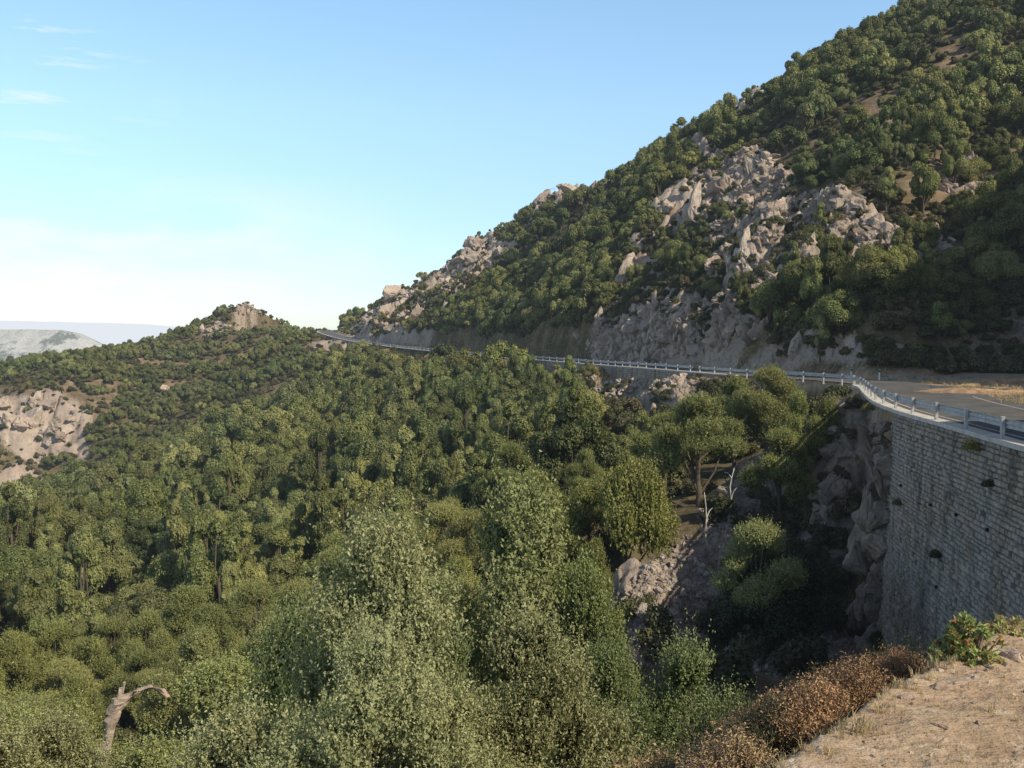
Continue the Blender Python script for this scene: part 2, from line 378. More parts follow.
def empty(name, loc, label, cat, group=None, rz=0, sc=1.0):
    o = bpy.data.objects.new(name, None); COL.objects.link(o); o.empty_display_size = .2
    o.location = loc; o.rotation_euler = (0, 0, rz); o.scale = (sc, sc, sc) if not isinstance(sc, tuple) else sc
    o['label'] = label; o['category'] = cat
    if group: o['group'] = group
    return o

# ------------------------------------------------------------------ terrain mesh (polar sheet)
def axis(*segs):
    out = []
    for a, b_, st in segs:
        k = max(1, int(round((b_ - a) / st))); out += list(a + (b_ - a) * np.arange(k) / k)
    return np.array(out + [segs[-1][1]])
rad = np.concatenate([[.6, 1.0, 1.5], axis((2, 12, .09), (12, 30, .25), (30, 100, .35), (100, 280, .42), (280, 530, 1.1), (530, 700, 8)), np.geomspace(720, 60000, 26)])
ang = np.radians(axis((-180, -34, 2.5), (-34, 34, .105), (34, 70, .8), (70, 177.5, 2.5)))
TH, RR = np.meshgrid(ang, rad, indexing='ij')
TX = RR * np.sin(TH); TY = RR * np.cos(TH)
TZ, rockm, barem, dirtm = height(TX, TY, True)
na, nr = TX.shape
V = np.stack([TX, TY, TZ], -1).reshape(-1, 3)
i = np.arange(na)[:, None]; j = np.arange(nr - 1)[None, :]
i2 = (i + 1) % na
q = np.stack([i * nr + j, i * nr + j + 1, i2 * nr + j + 1, i2 * nr + j], -1).reshape(-1, 4)
colr = np.stack([rockm, barem, dirtm, np.ones_like(rockm)], -1).reshape(-1, 4)
c0 = len(V); V = np.vstack([V, [[0, 0, float(TZ[:, 0].mean())]]])
me = new_mesh('ground', V, q[:, ::-1].copy(), [M_TERR], {'zones': ('POINT', 'FLOAT_COLOR', np.vstack([colr, [[0, 0, 1, 1]]]))}, smooth=True)
bm = bmesh.new(); bm.from_mesh(me); bm.verts.ensure_lookup_table()
for k in range(na):
    try: bm.faces.new((bm.verts[c0], bm.verts[((k + 1) % na) * nr], bm.verts[k * nr]))
    except ValueError: pass
bm.normal_update(); bm.to_mesh(me); bm.free()
ground = ob('ground', me, kind='structure', label='rocky mountainside and ravine ground of soil, granite and scrub')
def H1(x, y): return float(height(np.array([x]), np.array([y]))[0])
def zgrid(x, y):
    """fast height lookup on the built sheet"""
    th = np.arctan2(x, y); r = np.hypot(x, y)
    fi = np.interp(th, ang, np.arange(na)); fj = np.interp(r, rad, np.arange(nr))
    a = np.minimum(fi.astype(int), na - 2); b_ = np.minimum(fj.astype(int), nr - 2); u = fi - a; v = fj - b_
    return (TZ[a, b_] * (1 - u) * (1 - v) + TZ[a + 1, b_] * u * (1 - v) + TZ[a, b_ + 1] * (1 - u) * v + TZ[a + 1, b_ + 1] * u * v)
def rgrid(G, x, y):
    th = np.arctan2(x, y); r = np.hypot(x, y)
    a = np.clip(np.rint(np.interp(th, ang, np.arange(na))).astype(int), 0, na - 1); b_ = np.rint(np.interp(r, rad, np.arange(nr))).astype(int)
    return G[a, b_]
def hit(px, py, dmin=3, dmax=620):
    """where the view ray through a photo point meets the ground"""
    d = np.concatenate([np.arange(dmin, 60, .15), np.arange(60, dmax, .5)]); c = (px - 512) / F; v = (384 - py) / F
    Y = cp + v * sp; k = d / Y; x = c * k; z = (-sp + v * cp) * k
    g = zgrid(x, d); w_ = np.nonzero(g >= z)[0]
    i = w_[0] if len(w_) else len(d) - 1
    return float(x[i]), float(d[i]), float(g[i])
def seen(x, y, ztop, slack=0.0):
    """is a point over the sheet in line of sight from the viewpoint"""
    ok = np.ones(x.shape, bool)
    for t in np.linspace(.03, .985, 60):
        ok &= zgrid(x * t, y * t) < ztop * t + slack
    return ok

# ------------------------------------------------------------------ crown and trunk generators
def tube(pts, rads, seg=7):
    V = []; Fc = []
    pts = [Vector(p) for p in pts]
    for i, p in enumerate(pts):
        d = (pts[min(i + 1, len(pts) - 1)] - pts[max(i - 1, 0)]).normalized()
        u = d.orthogonal().normalized(); v = d.cross(u)
        for k in range(seg):
            a = 2 * math.pi * k / seg; V.append(p + (u * math.cos(a) + v * math.sin(a)) * rads[i])
    for i in range(len(pts) - 1):
        for k in range(seg):
            Fc.append((i * seg + k, i * seg + (k + 1) % seg, (i + 1) * seg + (k + 1) % seg, (i + 1) * seg + k))
    Fc.append(tuple(range(len(V) - seg, len(V))))
    return V, Fc
class MB:
    def __init__(s): s.V = []; s.F = []
    def add(s, V, Fc):
        o = len(s.V); s.V += [tuple(v) for v in V]; s.F += [tuple(i + o for i in f) for f in Fc]
    def box(s, c, sx, sy, sz, rz=0, taper=0):
        V = []; co, si = math.cos(rz), math.sin(rz)
        for z in (-1, 1):
            for y in (-1, 1):
                for x in (-1, 1):
                    k = 1 - taper if z > 0 else 1
                    X = x * sx / 2 * k; Y = y * sy / 2 * k
                    V.append((c[0] + X * co - Y * si, c[1] + X * si + Y * co, c[2] + z * sz / 2))
        s.add(V, [(0, 2, 3, 1), (4, 5, 7, 6), (0, 1, 5, 4), (2, 6, 7, 3), (0, 4, 6, 2), (1, 3, 7, 5)])
    def mesh(s, name, mats, smooth=False): return new_mesh(name, s.V, s.F, mats, smooth=smooth)

def leaves(C, Nn, size, asp=.5, spread=.6, tone=None, rng=None, tone_j=.25):
    """one leaf-shaped quad per centre, turned loosely to direction Nn"""
    rng = rng or RNG; n = len(C)
    d = Nn + rng.normal(0, spread, (n, 3)); d /= np.linalg.norm(d, axis=1)[:, None] + 1e-9
    a = rng.normal(0, 1, (n, 3)); a -= (a * d).sum(1)[:, None] * d; a /= np.linalg.norm(a, axis=1)[:, None] + 1e-9
    b_ = np.cross(d, a); s = size * rng.uniform(.65, 1.35, (n, 1))
    V = np.stack([C - a * s * .5, C + b_ * s * asp * .5 + a * s * .08, C + a * s * .5 + d * s * .12, C - b_ * s * asp * .5 + a * s * .08], 1).reshape(-1, 3)
    Fq = np.arange(4 * n).reshape(n, 4)
    t = np.clip((tone if tone is not None else np.full(n, .5)) + rng.normal(0, tone_j, n), 0, 1)
    return V, Fq, t

def crown_points(rng, rx, rz, zc, nl, npts, lobe=(.3, .46), cone=0.0, under=.25):
    """points spread over the outside of a cluster of lobes; returns centres, outward directions, lobe tone"""
    Cs = []; Rs = []
    for k in range(nl):
        th = rng.uniform(0, 2 * math.pi); u = rng.uniform(-.95 if cone > .5 else -.55, 1); rr = math.sqrt(max(0, 1 - (max(u, -.2) if u > -.6 else .3) ** 2)) * rng.uniform(.45, .8) * (1 - cone * max(u, 0)) * (1.3 if cone else 1)
        Cs.append((rx * rr * math.cos(th), rx * rr * math.sin(th), zc + rz * u * .68)); Rs.append(rx * rng.uniform(*lobe) * (1 - .45 * cone * max(u, 0)))
    Cs = np.array(Cs); Rs = np.array(Rs); T = rng.uniform(0, 1, nl)
    w_ = Rs ** 2 / (Rs ** 2).sum()
    k = rng.choice(nl, npts * 2, p=w_)
    d = rng.normal(0, 1, (npts * 2, 3)); d /= np.linalg.norm(d, axis=1)[:, None]
    keep = (d[:, 2] > -.35) | (rng.random(len(d)) < under); k = k[keep]; d = d[keep]
    rr = rng.uniform(.72, 1.06, len(k)) + .14 * np.sin(d[:, 0] * 7 + k) * np.cos(d[:, 1] * 6 - k)
    p = Cs[k] + d * Rs[k][:, None] * rr[:, None] * np.array([1, 1, .9])
    ins = np.zeros(len(p), bool)
    for c, r in zip(Cs, Rs):
        ins |= ((((p - c) / np.array([1, 1, .9])) ** 2).sum(1) < (r * .68) ** 2)
    keep = ~ins | (rng.random(len(p)) < .1)
    p, d, k, rr = p[keep][:npts], d[keep][:npts], k[keep][:npts], rr[keep][:npts]
    tone = .25 + .3 * T[k] + .9 * (rr - .85)  # leaves deeper in a lobe coloured darker, standing in for shade
    return p, d, tone, Cs, Rs

def make_crown(name, seed, m, rx=2.6, rz=2.2, zc=3.2, nl=16, n=6000, size=.2, asp=.55, sprig=0, spl=.3, lobe=(.3, .46), shade_in=.2, spread=.4, cone=0.0):
    rng = np.random.default_rng(seed)
    if sprig:
        ns = n // sprig
        p, d, tone, Cs, Rs = crown_points(rng, rx, rz, zc, nl, ns, lobe, cone)
        ax = d * .55 + np.array([0, 0, .8]) + rng.normal(0, .25, d.shape); ax /= np.linalg.norm(ax, axis=1)[:, None]
        ln = spl * rng.uniform(.6, 1.5, len(p)) * np.where(rng.random(len(p)) < .12, 1.9, 1)
        t = rng.uniform(-.3, 1, (len(p), sprig))
        C = p[:, None, :] + ax[:, None, :] * (t * ln[:, None])[..., None] + rng.normal(0, .028, (len(p), sprig, 3)) * (1.4 - t)[..., None]
        side = rng.normal(0, 1, (len(p), sprig, 3)); Nn = side * .8 + d[:, None, :] * .7
        V, Fq, tn = leaves(C.reshape(-1, 3), Nn.reshape(-1, 3), size, asp, .25, (np.repeat(tone, sprig) + .25 * t.ravel()), rng)
    else:
        p, d, tone, Cs, Rs = crown_points(rng, rx, rz, zc, nl, n, lobe, cone)
        V, Fq, tn = leaves(p, d + np.array([0, 0, .25]), size, asp, spread, tone, rng)
    # inner leaves in the darkest tone, crown shade painted into their colour
    ni = int(len(Fq) * shade_in)
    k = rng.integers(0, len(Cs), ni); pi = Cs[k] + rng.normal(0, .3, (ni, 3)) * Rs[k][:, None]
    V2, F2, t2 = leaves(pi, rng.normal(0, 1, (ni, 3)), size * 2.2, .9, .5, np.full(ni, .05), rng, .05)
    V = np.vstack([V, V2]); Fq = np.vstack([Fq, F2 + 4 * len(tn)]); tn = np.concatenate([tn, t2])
    return new_mesh(name, V, Fq, [m], {'tone': ('FACE', 'FLOAT', tn)}), Cs, Rs
def make_trunk(name, seed, Cs, h, r=.16, m=None, tw=8):
    rnd = random.Random(seed); mb = MB()
    pts = [Vector((0, 0, -.5))]; cur = Vector((0, 0, 0))
    for k in range(5):
        pts.append(cur.copy()); cur += Vector((rnd.uniform(-.12, .12), rnd.uniform(-.12, .12), h / 5))
    pts.append(cur)
    mb.add(*tube(pts, [r * 1.3, r * 1.1] + [r * (1 - .11 * k) for k in range(5)]))
    for k in range(min(tw, len(Cs))):
        b_ = pts[rnd.randint(2, 5)]; e = Vector(Cs[k]); mid = (b_ + e) / 2 + Vector((rnd.uniform(-.2, .2), rnd.uniform(-.2, .2), rnd.uniform(-.1, .25)))
        mb.add(*tube([b_, mid, e], [r * .5, r * .33, r * .1], 5))
    return mb.mesh(name, [m or M_BARK], True)

def protos(kind, seeds, m, **k):
    out = []
    th = k.pop('th', 2.0); tr = k.pop('tr', .16)
    for s in seeds:
        kk = dict(k); rng = random.Random(s); kk['rx'] = k['rx'] * rng.uniform(.85, 1.15); kk['rz'] = k['rz'] * rng.uniform(.85, 1.2)
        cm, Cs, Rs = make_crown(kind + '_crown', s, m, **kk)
        tm = make_trunk(kind + '_trunk', s, Cs, th, tr)
        out.append((cm, tm))
    return out
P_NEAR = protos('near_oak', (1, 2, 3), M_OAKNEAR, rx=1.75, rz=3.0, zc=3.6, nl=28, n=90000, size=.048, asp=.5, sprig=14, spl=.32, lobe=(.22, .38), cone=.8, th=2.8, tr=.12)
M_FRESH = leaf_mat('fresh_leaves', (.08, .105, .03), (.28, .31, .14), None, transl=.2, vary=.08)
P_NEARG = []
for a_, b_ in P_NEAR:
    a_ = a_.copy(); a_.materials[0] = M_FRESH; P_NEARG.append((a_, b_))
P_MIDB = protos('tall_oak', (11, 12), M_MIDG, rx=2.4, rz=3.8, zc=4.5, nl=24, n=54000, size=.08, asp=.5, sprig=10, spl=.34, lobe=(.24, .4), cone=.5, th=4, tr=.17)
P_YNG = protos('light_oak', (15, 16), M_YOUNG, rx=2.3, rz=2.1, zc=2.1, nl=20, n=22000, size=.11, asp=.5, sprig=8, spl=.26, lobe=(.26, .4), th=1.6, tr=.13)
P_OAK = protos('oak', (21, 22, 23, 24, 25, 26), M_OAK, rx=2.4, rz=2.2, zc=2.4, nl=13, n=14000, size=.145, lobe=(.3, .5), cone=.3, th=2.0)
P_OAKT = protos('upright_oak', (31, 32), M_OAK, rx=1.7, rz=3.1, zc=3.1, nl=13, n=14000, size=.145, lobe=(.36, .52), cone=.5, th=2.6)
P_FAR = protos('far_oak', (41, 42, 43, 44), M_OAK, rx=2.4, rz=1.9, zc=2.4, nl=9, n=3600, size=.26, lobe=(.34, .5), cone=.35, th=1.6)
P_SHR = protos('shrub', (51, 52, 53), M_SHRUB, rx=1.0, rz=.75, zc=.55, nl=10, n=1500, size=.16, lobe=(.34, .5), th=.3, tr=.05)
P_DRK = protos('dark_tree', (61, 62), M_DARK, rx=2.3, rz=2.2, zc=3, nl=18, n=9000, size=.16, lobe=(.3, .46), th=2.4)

def put_tree(kind, loc, rz, sc, label, group, pr, cat='tree'):
    t = empty(kind, loc, label, cat, group, rz, sc)
    ob('crown', pr[0], t); ob('trunk', pr[1], t)
    return t

# ------------------------------------------------------------------ rocks
def make_rock(seed, m, sub=3, stretch=(1, 1, 1), rough=.14):
    rnd = random.Random(seed); bm = bmesh.new()
    for k in range(rnd.randint(11, 16)):
        v = Vector((rnd.gauss(0, 1), rnd.gauss(0, 1), rnd.gauss(0, 1))).normalized() * rnd.uniform(.75, 1.1)
        bm.verts.new((v.x * stretch[0], v.y * stretch[1], v.z * stretch[2]))
    bmesh.ops.convex_hull(bm, input=bm.verts)
    for v in [v for v in bm.verts if not v.link_faces]: bm.verts.remove(v)
    bmesh.ops.bevel(bm, geom=bm.edges[:], offset=.06, segments=1, affect='EDGES')
    bmesh.ops.triangulate(bm, faces=bm.faces[:])
    bmesh.ops.subdivide_edges(bm, edges=bm.edges[:], cuts=sub, use_grid_fill=True)
    o = Vector((seed * 3.1, seed * 1.7, 0))
    for v in bm.verts:
        n_ = v.co.normalized(); f = noise.fractal(v.co * 1.8 + o, 1, 2, 5) * rough
        c = noise.cell(v.co * 2.3 + o) * rough * .9
        v.co += n_ * (f + c)
    me = bpy.data.meshes.new('rock'); bm.to_mesh(me); bm.free(); me.materials.append(m); return me
ROCKS = [make_rock(s, M_ROCK, 3, st) for s, st in ((1, (1, .8, 1)), (2, (.9, .8, 1.4)), (3, (1.2, .8, .8)), (4, (.8, .8, 1.6)), (5, (1, 1, .9)), (6, (.7, .9, 1.3)))]
ROCKSN = [make_rock(s, M_ROCKN, 3, st, .08) for s, st in ((11, (1.2, .9, .7)), (12, (1, .8, .6)), (13, (1.3, .8, .8)))]
M_SCREE = make_rock_mat('scree_stone', 3, (.95, 1.0, 1.05))
ROCKSG = [make_rock(s, M_SCREE, 1, (1, .9, .8), .06) for s in (24, 25, 26)]
ROCKSS = [make_rock(s, M_ROCK, 1, (1, .9, .8), .06) for s in (21, 22, 23)]

# ------------------------------------------------------------------ scatter by instances for uncountable masses
def scatter(name, meshes, pts, rots, scs, label, cat, idx=None):
    """one object of kind 'stuff' that sets small meshes on many points"""
    src = bpy.data.collections.new(name + '_sources')
    for k, ms in enumerate(meshes):
        o = bpy.data.objects.new('%s_source_%02d' % (name, k), ms); src.objects.link(o)
    n_ = len(pts)
    me = bpy.data.meshes.new(name); me.vertices.add(n_); me.vertices.foreach_set('co', np.asarray(pts, np.float32).ravel())
    a = me.attributes.new('rot', 'FLOAT_VECTOR', 'POINT'); a.data.foreach_set('vector', np.asarray(rots, np.float32).ravel())
    a = me.attributes.new('sca', 'FLOAT_VECTOR', 'POINT'); a.data.foreach_set('vector', np.asarray(scs, np.float32).ravel())
    a = me.attributes.new('pick', 'INT', 'POINT'); a.data.foreach_set('value', np.asarray(idx if idx is not None else RNG.integers(0, len(meshes), n_), np.int32))
    o = ob(name, me, kind='stuff', label=label, category=cat)
    ng = bpy.data.node_groups.new(name, 'GeometryNodeTree')
    ng.interface.new_socket('Geometry', in_out='INPUT', socket_type='NodeSocketGeometry'); ng.interface.new_socket('Geometry', in_out='OUTPUT', socket_type='NodeSocketGeometry')
    gi = ng.nodes.new('NodeGroupInput'); go = ng.nodes.new('NodeGroupOutput')
    ci = ng.nodes.new('GeometryNodeCollectionInfo'); ci.inputs[0].default_value = src; ci.inputs['Separate Children'].default_value = True
    ip = ng.nodes.new('GeometryNodeInstanceOnPoints'); ip.inputs['Pick Instance'].default_value = True
    def na_(nm, t):
        q = ng.nodes.new('GeometryNodeInputNamedAttribute'); q.data_type = t; q.inputs[0].default_value = nm
        return [s for s in q.outputs if s.enabled][0]
    lk = ng.links.new
    lk(gi.outputs[0], ip.inputs['Points']); lk(ci.outputs[0], ip.inputs['Instance'])
    lk(na_('rot', 'FLOAT_VECTOR'), ip.inputs['Rotation']); lk(na_('sca', 'FLOAT_VECTOR'), ip.inputs['Scale']); lk(na_('pick', 'INT'), ip.inputs['Instance Index'])
    lk(ip.outputs[0], go.inputs[0])
    md = o.modifiers.new('scatter', 'NODES'); md.node_group = ng
    return o
def join_mesh(a, b_, name):
    me = bpy.data.meshes.new(name); bm = bmesh.new(); bm.from_mesh(a); 
    me2 = b_.copy(); bm.from_mesh(me2); n_a = len(a.polygons)
    bm.faces.ensure_lookup_table()
    for f in bm.faces[n_a:]: f.material_index = 1
    bm.to_mesh(me); bm.free(); bpy.data.meshes.remove(me2)
    me.materials.append(a.materials[0]); me.materials.append(b_.materials[0]); return me

# ---- tree positions
blk = {}
pts_all = []
def try_put(x, y, rr, cell=4.0):
    k = (int(x // cell), int(y // cell))
    for a in (-1, 0, 1):
        for c in (-1, 0, 1):
            for (qx, qy, qr) in blk.get((k[0] + a, k[1] + c), ()):
                if (qx - x) ** 2 + (qy - y) ** 2 < ((qr + rr)) ** 2: return False
    blk.setdefault(k, []).append((x, y, rr)); return True

PINNED = []
def pin(px, py_top, d, hgt, pr, kind, label, group, wid=1.0, back=0, cat='tree'):
    """a tree the photo shows in full: its top at a photo point, its base on the ground below"""
    x, y, ztop = P(px, py_top, d); zg = float(zgrid(np.array([x]), np.array([y]))[0])
    hh = max(ztop - zg, 1.2)
    s = hh / hgt; wid = min(wid, s * 1.3)
    PINNED.append((x, y)); blk.setdefault((int(x // 4), int(y // 4)), []).append((x, y, 1.4 * wid))
    return put_tree(kind, (x, y, zg), random.uniform(0, 6.28), (wid, wid, s), label, group, pr)
GN_ = 'pale leaved oaks in front of the ravine'
pin(375, 550, 11.5, 5.9, P_NEAR[0], 'holm_oak', 'tall grey-green oak with pale leafy tips, nearest tree left of centre', GN_, .82)
pin(530, 640, 11.0, 5.9, P_NEAR[1], 'holm_oak', 'narrow grey-green oak directly in front of the dark tall oak at bottom centre', GN_, .62)
pin(690, 648, 13.0, 5.9, P_NEARG[2], 'holm_oak', 'fresh green oak with upright shoots beside the rusty bush', GN_, .72)
pin(455, 700, 10.0, 5.9, P_NEAR[2], 'holm_oak', 'low grey oak crown filling the bottom edge between two taller oaks', GN_, .62)
pin(245, 728, 10.5, 5.9, P_NEAR[1], 'holm_oak', 'small pale oak top poking up at the bottom edge left of the tallest pale oak', GN_, .7)
pin(605, 665, 15.0, 5.9, P_NEARG[0], 'holm_oak', 'green oak crown wedged between the narrow oak and the upright-shoot oak', GN_, .62)
pin(375, 655, 9.6, 5.9, P_NEAR[1], 'holm_oak', 'low leafy pale oak in front of the tallest pale oak', GN_, .6)
pin(300, 625, 14.5, 5.9, P_NEARG[1], 'holm_oak', 'pale oak crown touching the left side of the tallest pale oak', GN_, .62)
pin(452, 640, 13.5, 5.9, P_NEARG[2], 'holm_oak', 'green oak crown touching the right side of the tallest pale oak', GN_, .5)
pin(50, 732, 19.0, 5.9, P_NEAR[0], 'holm_oak', 'pale oak in the bottom left corner beside the rock pinnacle', GN_, .95)
pin(-25, 728, 18.0, 5.9, P_NEAR[1], 'holm_oak', 'pale oak cut off by the left edge at the bottom corner', GN_, .95)
pin(215, 655, 26.0, 8.2, P_MIDB[1], 'holm_oak', 'dark green oak right of the pale rock pinnacle', 'dark oaks above the ravine', .95)
pin(275, 690, 19.0, 8.2, P_MIDB[0], 'holm_oak', 'dark oak in shade between the pinnacle and the tallest pale oak', 'dark oaks above the ravine', .7)
pin(515, 492, 24.0, 7.6, P_MIDB[0], 'holm_oak', 'tall dark green oak with lit right side in the centre foreground', 'dark oaks above the ravine', 1.1)
pin(580, 560, 22.5, 8.0, P_MIDB[1], 'holm_oak', 'dark green oak leaning against the right side of the tall centre oak', 'dark oaks above the ravine', .55)
pin(440, 570, 27.0, 8.2, P_MIDB[1], 'holm_oak', 'dark green oak half hidden left of the tall centre oak', 'dark oaks above the ravine', .6)
GB = 'trees on the spur beside the road bend'
pin(632, 462, 56, 4.3, P_YNG[0], 'young_oak', 'broad yellow-green tree above the grey scree', GB, 1.0)
pin(590, 480, 60, 4.3, P_YNG[1], 'young_oak', 'smaller yellow-green tree left of the broad yellow-green one', GB, .8)
pin(592, 540, 50, 4.3, P_YNG[0], 'young_oak', 'low yellow-green shrub tree at the left foot of the scree', GB, .4)
pin(700, 388, 68, 8.2, P_MIDB[0], 'holm_oak', 'big rounded oak standing left of the dead white trunk', GB, 1.45)
pin(665, 410, 76, 8.2, P_MIDB[1], 'holm_oak', 'rounded oak just below the rubble bank of the far road', GB, 1.2)
pin(768, 364, 76, 8.2, P_MIDB[1], 'holm_oak', 'oak whose top reaches the far guardrail line', GB, 1.1)
pin(735, 372, 80, 8.2, P_MIDB[0], 'holm_oak', 'oak just left of the tallest one at the far guardrail', GB, .95)
pin(800, 386, 69, 8.2, P_MIDB[0], 'holm_oak', 'oak on the spur right above the shaded rock buttress', GB, .65)
pin(826, 398, 70, 4.3, P_YNG[1], 'young_oak', 'yellow-green bushy tree at the top of the rock buttress', GB, .5)
pin(780, 425, 66, 8.2, P_MIDB[1], 'holm_oak', 'dark lower oak below the spur oaks', GB, .9)
GD = 'trees in the shaded ravine'
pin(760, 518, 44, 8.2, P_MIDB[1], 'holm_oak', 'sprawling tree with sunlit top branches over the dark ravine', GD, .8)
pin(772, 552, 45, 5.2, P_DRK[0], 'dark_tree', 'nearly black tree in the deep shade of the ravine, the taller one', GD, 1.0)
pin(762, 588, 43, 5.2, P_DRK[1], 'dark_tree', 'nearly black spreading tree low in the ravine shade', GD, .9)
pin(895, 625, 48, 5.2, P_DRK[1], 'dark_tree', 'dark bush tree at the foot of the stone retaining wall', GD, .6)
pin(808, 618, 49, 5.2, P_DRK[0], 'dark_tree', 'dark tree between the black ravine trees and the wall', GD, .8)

# free trees
nc = 90000
th = RNG.uniform(R(-34), R(34), nc); rr_ = np.sqrt(RNG.uniform(26 ** 2, 560 ** 2, nc))
# even area sampling
cx = rr_ * np.sin(th); cy = rr_ * np.cos(th)
# extra candidates on the steep bank right above the far road
nb = 9000; ea_ = RNG.uniform(arc_of(105), arc_of(370), nb); eo_ = RNG.uniform(ROADW + 2.6, 26, nb)
ei_ = np.clip(np.searchsorted(SEGL, ea_) - 1, 0, len(EA) - 2); ed_ = EA[ei_ + 1] - EA[ei_]; el_ = np.hypot(ed_[:, 0], ed_[:, 1])
cx[:nb] = EA[ei_, 0] + ed_[:, 1] / el_ * eo_; cy[:nb] = EA[ei_, 1] - ed_[:, 0] / el_ * eo_; rr_ = np.hypot(cx, cy)
cz = zgrid(cx, cy); cpx, cpy = project(cx, cy, cz)
cs, crz, cal = edge_info(cx, cy)
rk = rgrid(rockm, cx, cy); br = rgrid(barem, cx, cy)
ok = ((cs < -1.8) | (cs > ROADW + 2.2))
inshelf = (cs > 0) & (np.abs(cz - crz) < 1.3) & (rr_ < 108)
ok &= ~inshelf
ok &= seen(cx, cy, cz + 5.5, 1.0)
ravine = ((cpx > 585) & (cpy > 440) & (rr_ < 80)) | ((cpx > 560) & (rr_ < 62)) | (rr_ < 30) | ((rr_ < 40) & (np.abs(cpx - 300) > 330))
ok &= ~ravine
ok &= ~((np.abs(cpx - 760) < 130) & (cpy > 400) & (rr_ < 90))
clump = vnoise(cx / 18, cy / 18, 77) * .5 + vnoise(cx / 7, cy / 7, 78) * .35
mount = (cs > 0)
dens = np.where(mount, .36 + clump * 1.1, .97 + clump * .2)
leftfar = (cpx < 330) & (rr_ > 280)
dens = np.where(leftfar, .32 + clump * 1.1, dens)
dens = dens * (1 - .93 * np.clip(rk * 1.4, 0, 1)) * (1 - .9 * np.clip(br * 1.3, 0, 1))
ok &= RNG.random(nc) < dens
TREES = []
for k in np.nonzero(ok)[0]:
    sz = random.uniform(.55, 1.3) * (1.12 if random.random() < .15 else 1)
    far = rr_[k]
    if leftfar[k]: sz *= .66
    elif mount[k]: sz = random.uniform(.42, 1.3)
    else: sz *= 1.18
    if not mount[k] and 590 < cpx[k] < 885 and far < 150 and float(project(cx[k], cy[k], cz[k] + 5 * sz)[1]) < 412: continue
    if 80 < cpx[k] < 180 and far < 62 and cpy[k] > 640: continue
    rl = np.interp(cpx[k], [300, 330, 380, 440, 500, 600, 740, 860], [330, 336, 346, 352, 358, 365, 376, 382])
    if not mount[k] and 312 < cpx[k] < 880 and far > 88:
        tpy = float(project(cx[k], cy[k], cz[k] + 6.0 * sz)[1])
        if tpy < rl + 2 and (random.random() < .96 or cpx[k] < 360): continue
    if rk[k] > .3: sz *= .6
    if (not mount[k]) and 0 > cs[k] > -6 and far > 90: sz *= .5
    steep = mount[k] and cs[k] < 26 and far > 100
    if steep: sz *= .85
    if try_put(cx[k], cy[k], (.85 if steep else 1.25 if mount[k] else 1.4) * sz): TREES.append((cx[k], cy[k], cz[k], sz, far, k))
print('trees', len(TREES))
vis = seen(np.array([t[0] for t in TREES]), np.array([t[1] for t in TREES]), np.array([t[2] + 4 * t[3] for t in TREES]))
order = []
for i_, t in enumerate(TREES):
    k = t[5]; inf = -30 < cpx[k] < 1054 and -20 < cpy[k] < 790
    order.append((-(t[3] / t[4]) if (inf and vis[i_]) else 0, i_))
order.sort()
chosen = set(i_ for v, i_ in order[:285])
FEAT = [((45, 425), 'near the pinkish cliff at the far left'), ((250, 305), 'below the knobbly summit of the left ridge'), ((435, 480), 'near the small pale rock in the wood'), ((655, 385), 'below the rubble bank of the far road'),
        ((740, 190), 'beside the large pale crag'), ((740, 265), 'beside the blocky rocks under the crag'), ((690, 335), 'among the boulders above the far road'), ((905, 262), 'by the bare brown patch on the mountain'), ((430, 290), 'near the rocky shoulder of the mountain'),
        ((985, 185), 'by the bare earth at the right edge'), ((560, 340), 'on the steep bank over the middle of the far road'), ((950, 320), 'in the shaded gully at the mountain foot'), ((120, 690), 'around the rock pinnacle'), ((340, 620), 'behind the tallest pale oak'),
        ((200, 600), 'in the lower left part of the wood'), ((60, 600), 'at the left edge of the wood'), ((320, 450), 'in the upper middle of the wooded slope'), ((520, 430), 'on the wooded slope under the far road'), ((560, 500), 'behind the tall centre oak'), ((440, 560), 'left of the tall centre oak'), ((830, 300), 'under the pale crag to its right'), ((620, 260), 'on the wooded flank left of the crag'), ((110, 480), 'on the slope right of the far left cliff'), ((380, 520), 'in the middle of the wooded slope'), ((240, 510), 'left of the wood middle')]
stuff_pts = []; stuff_rot = []; stuff_sc = []; stuff_i = []
PFULL = P_OAK + P_OAKT
for i_, t in enumerate(TREES):
    x, y, z, sz, far, k = t
    rot = random.uniform(0, 6.28); scl = (sz * random.uniform(.9, 1.1), sz * random.uniform(.9, 1.1), sz * random.uniform(.85, 1.5))
    if i_ in chosen:
        up = random.random() < (.3 if mount[k] else .65)
        pr = random.choice(P_OAKT if up else P_OAK)
        if far < 80: pr = random.choice(P_MIDB); scl = (sz * .66, sz * .66, sz * random.uniform(.5, .75))
        f = min(FEAT, key=lambda q: (q[0][0] - cpx[k]) ** 2 + (q[0][1] - cpy[k]) ** 2)[1]
        size = 'small' if sz < .72 else 'large' if sz > 1.02 else 'middling'
        lab = '%s %s holm oak %s' % (size, 'upright' if up else 'round', f)
        put_tree('holm_oak', (x, y, z - .1), rot, scl, lab, 'holm oaks ' + f, pr)
    else:
        if far < 90: ii = random.choice((12, 13)); scl = (sz * .66, sz * .66, sz * random.uniform(.5, .75))
        elif far < 190: ii = random.randrange(8) if random.random() < .5 else random.choice((6, 7))
        else: ii = 8 + random.randrange(4)
        stuff_pts.append((x, y, z - .1)); stuff_rot.append((0, 0, rot)); stuff_sc.append(scl); stuff_i.append(ii)
J = [join_mesh(a, b_, 'oak_source') for a, b_ in PFULL] + [join_mesh(a, b_, 'far_oak_source') for a, b_ in P_FAR] + [join_mesh(a, b_, 'tall_oak_source') for a, b_ in P_MIDB]
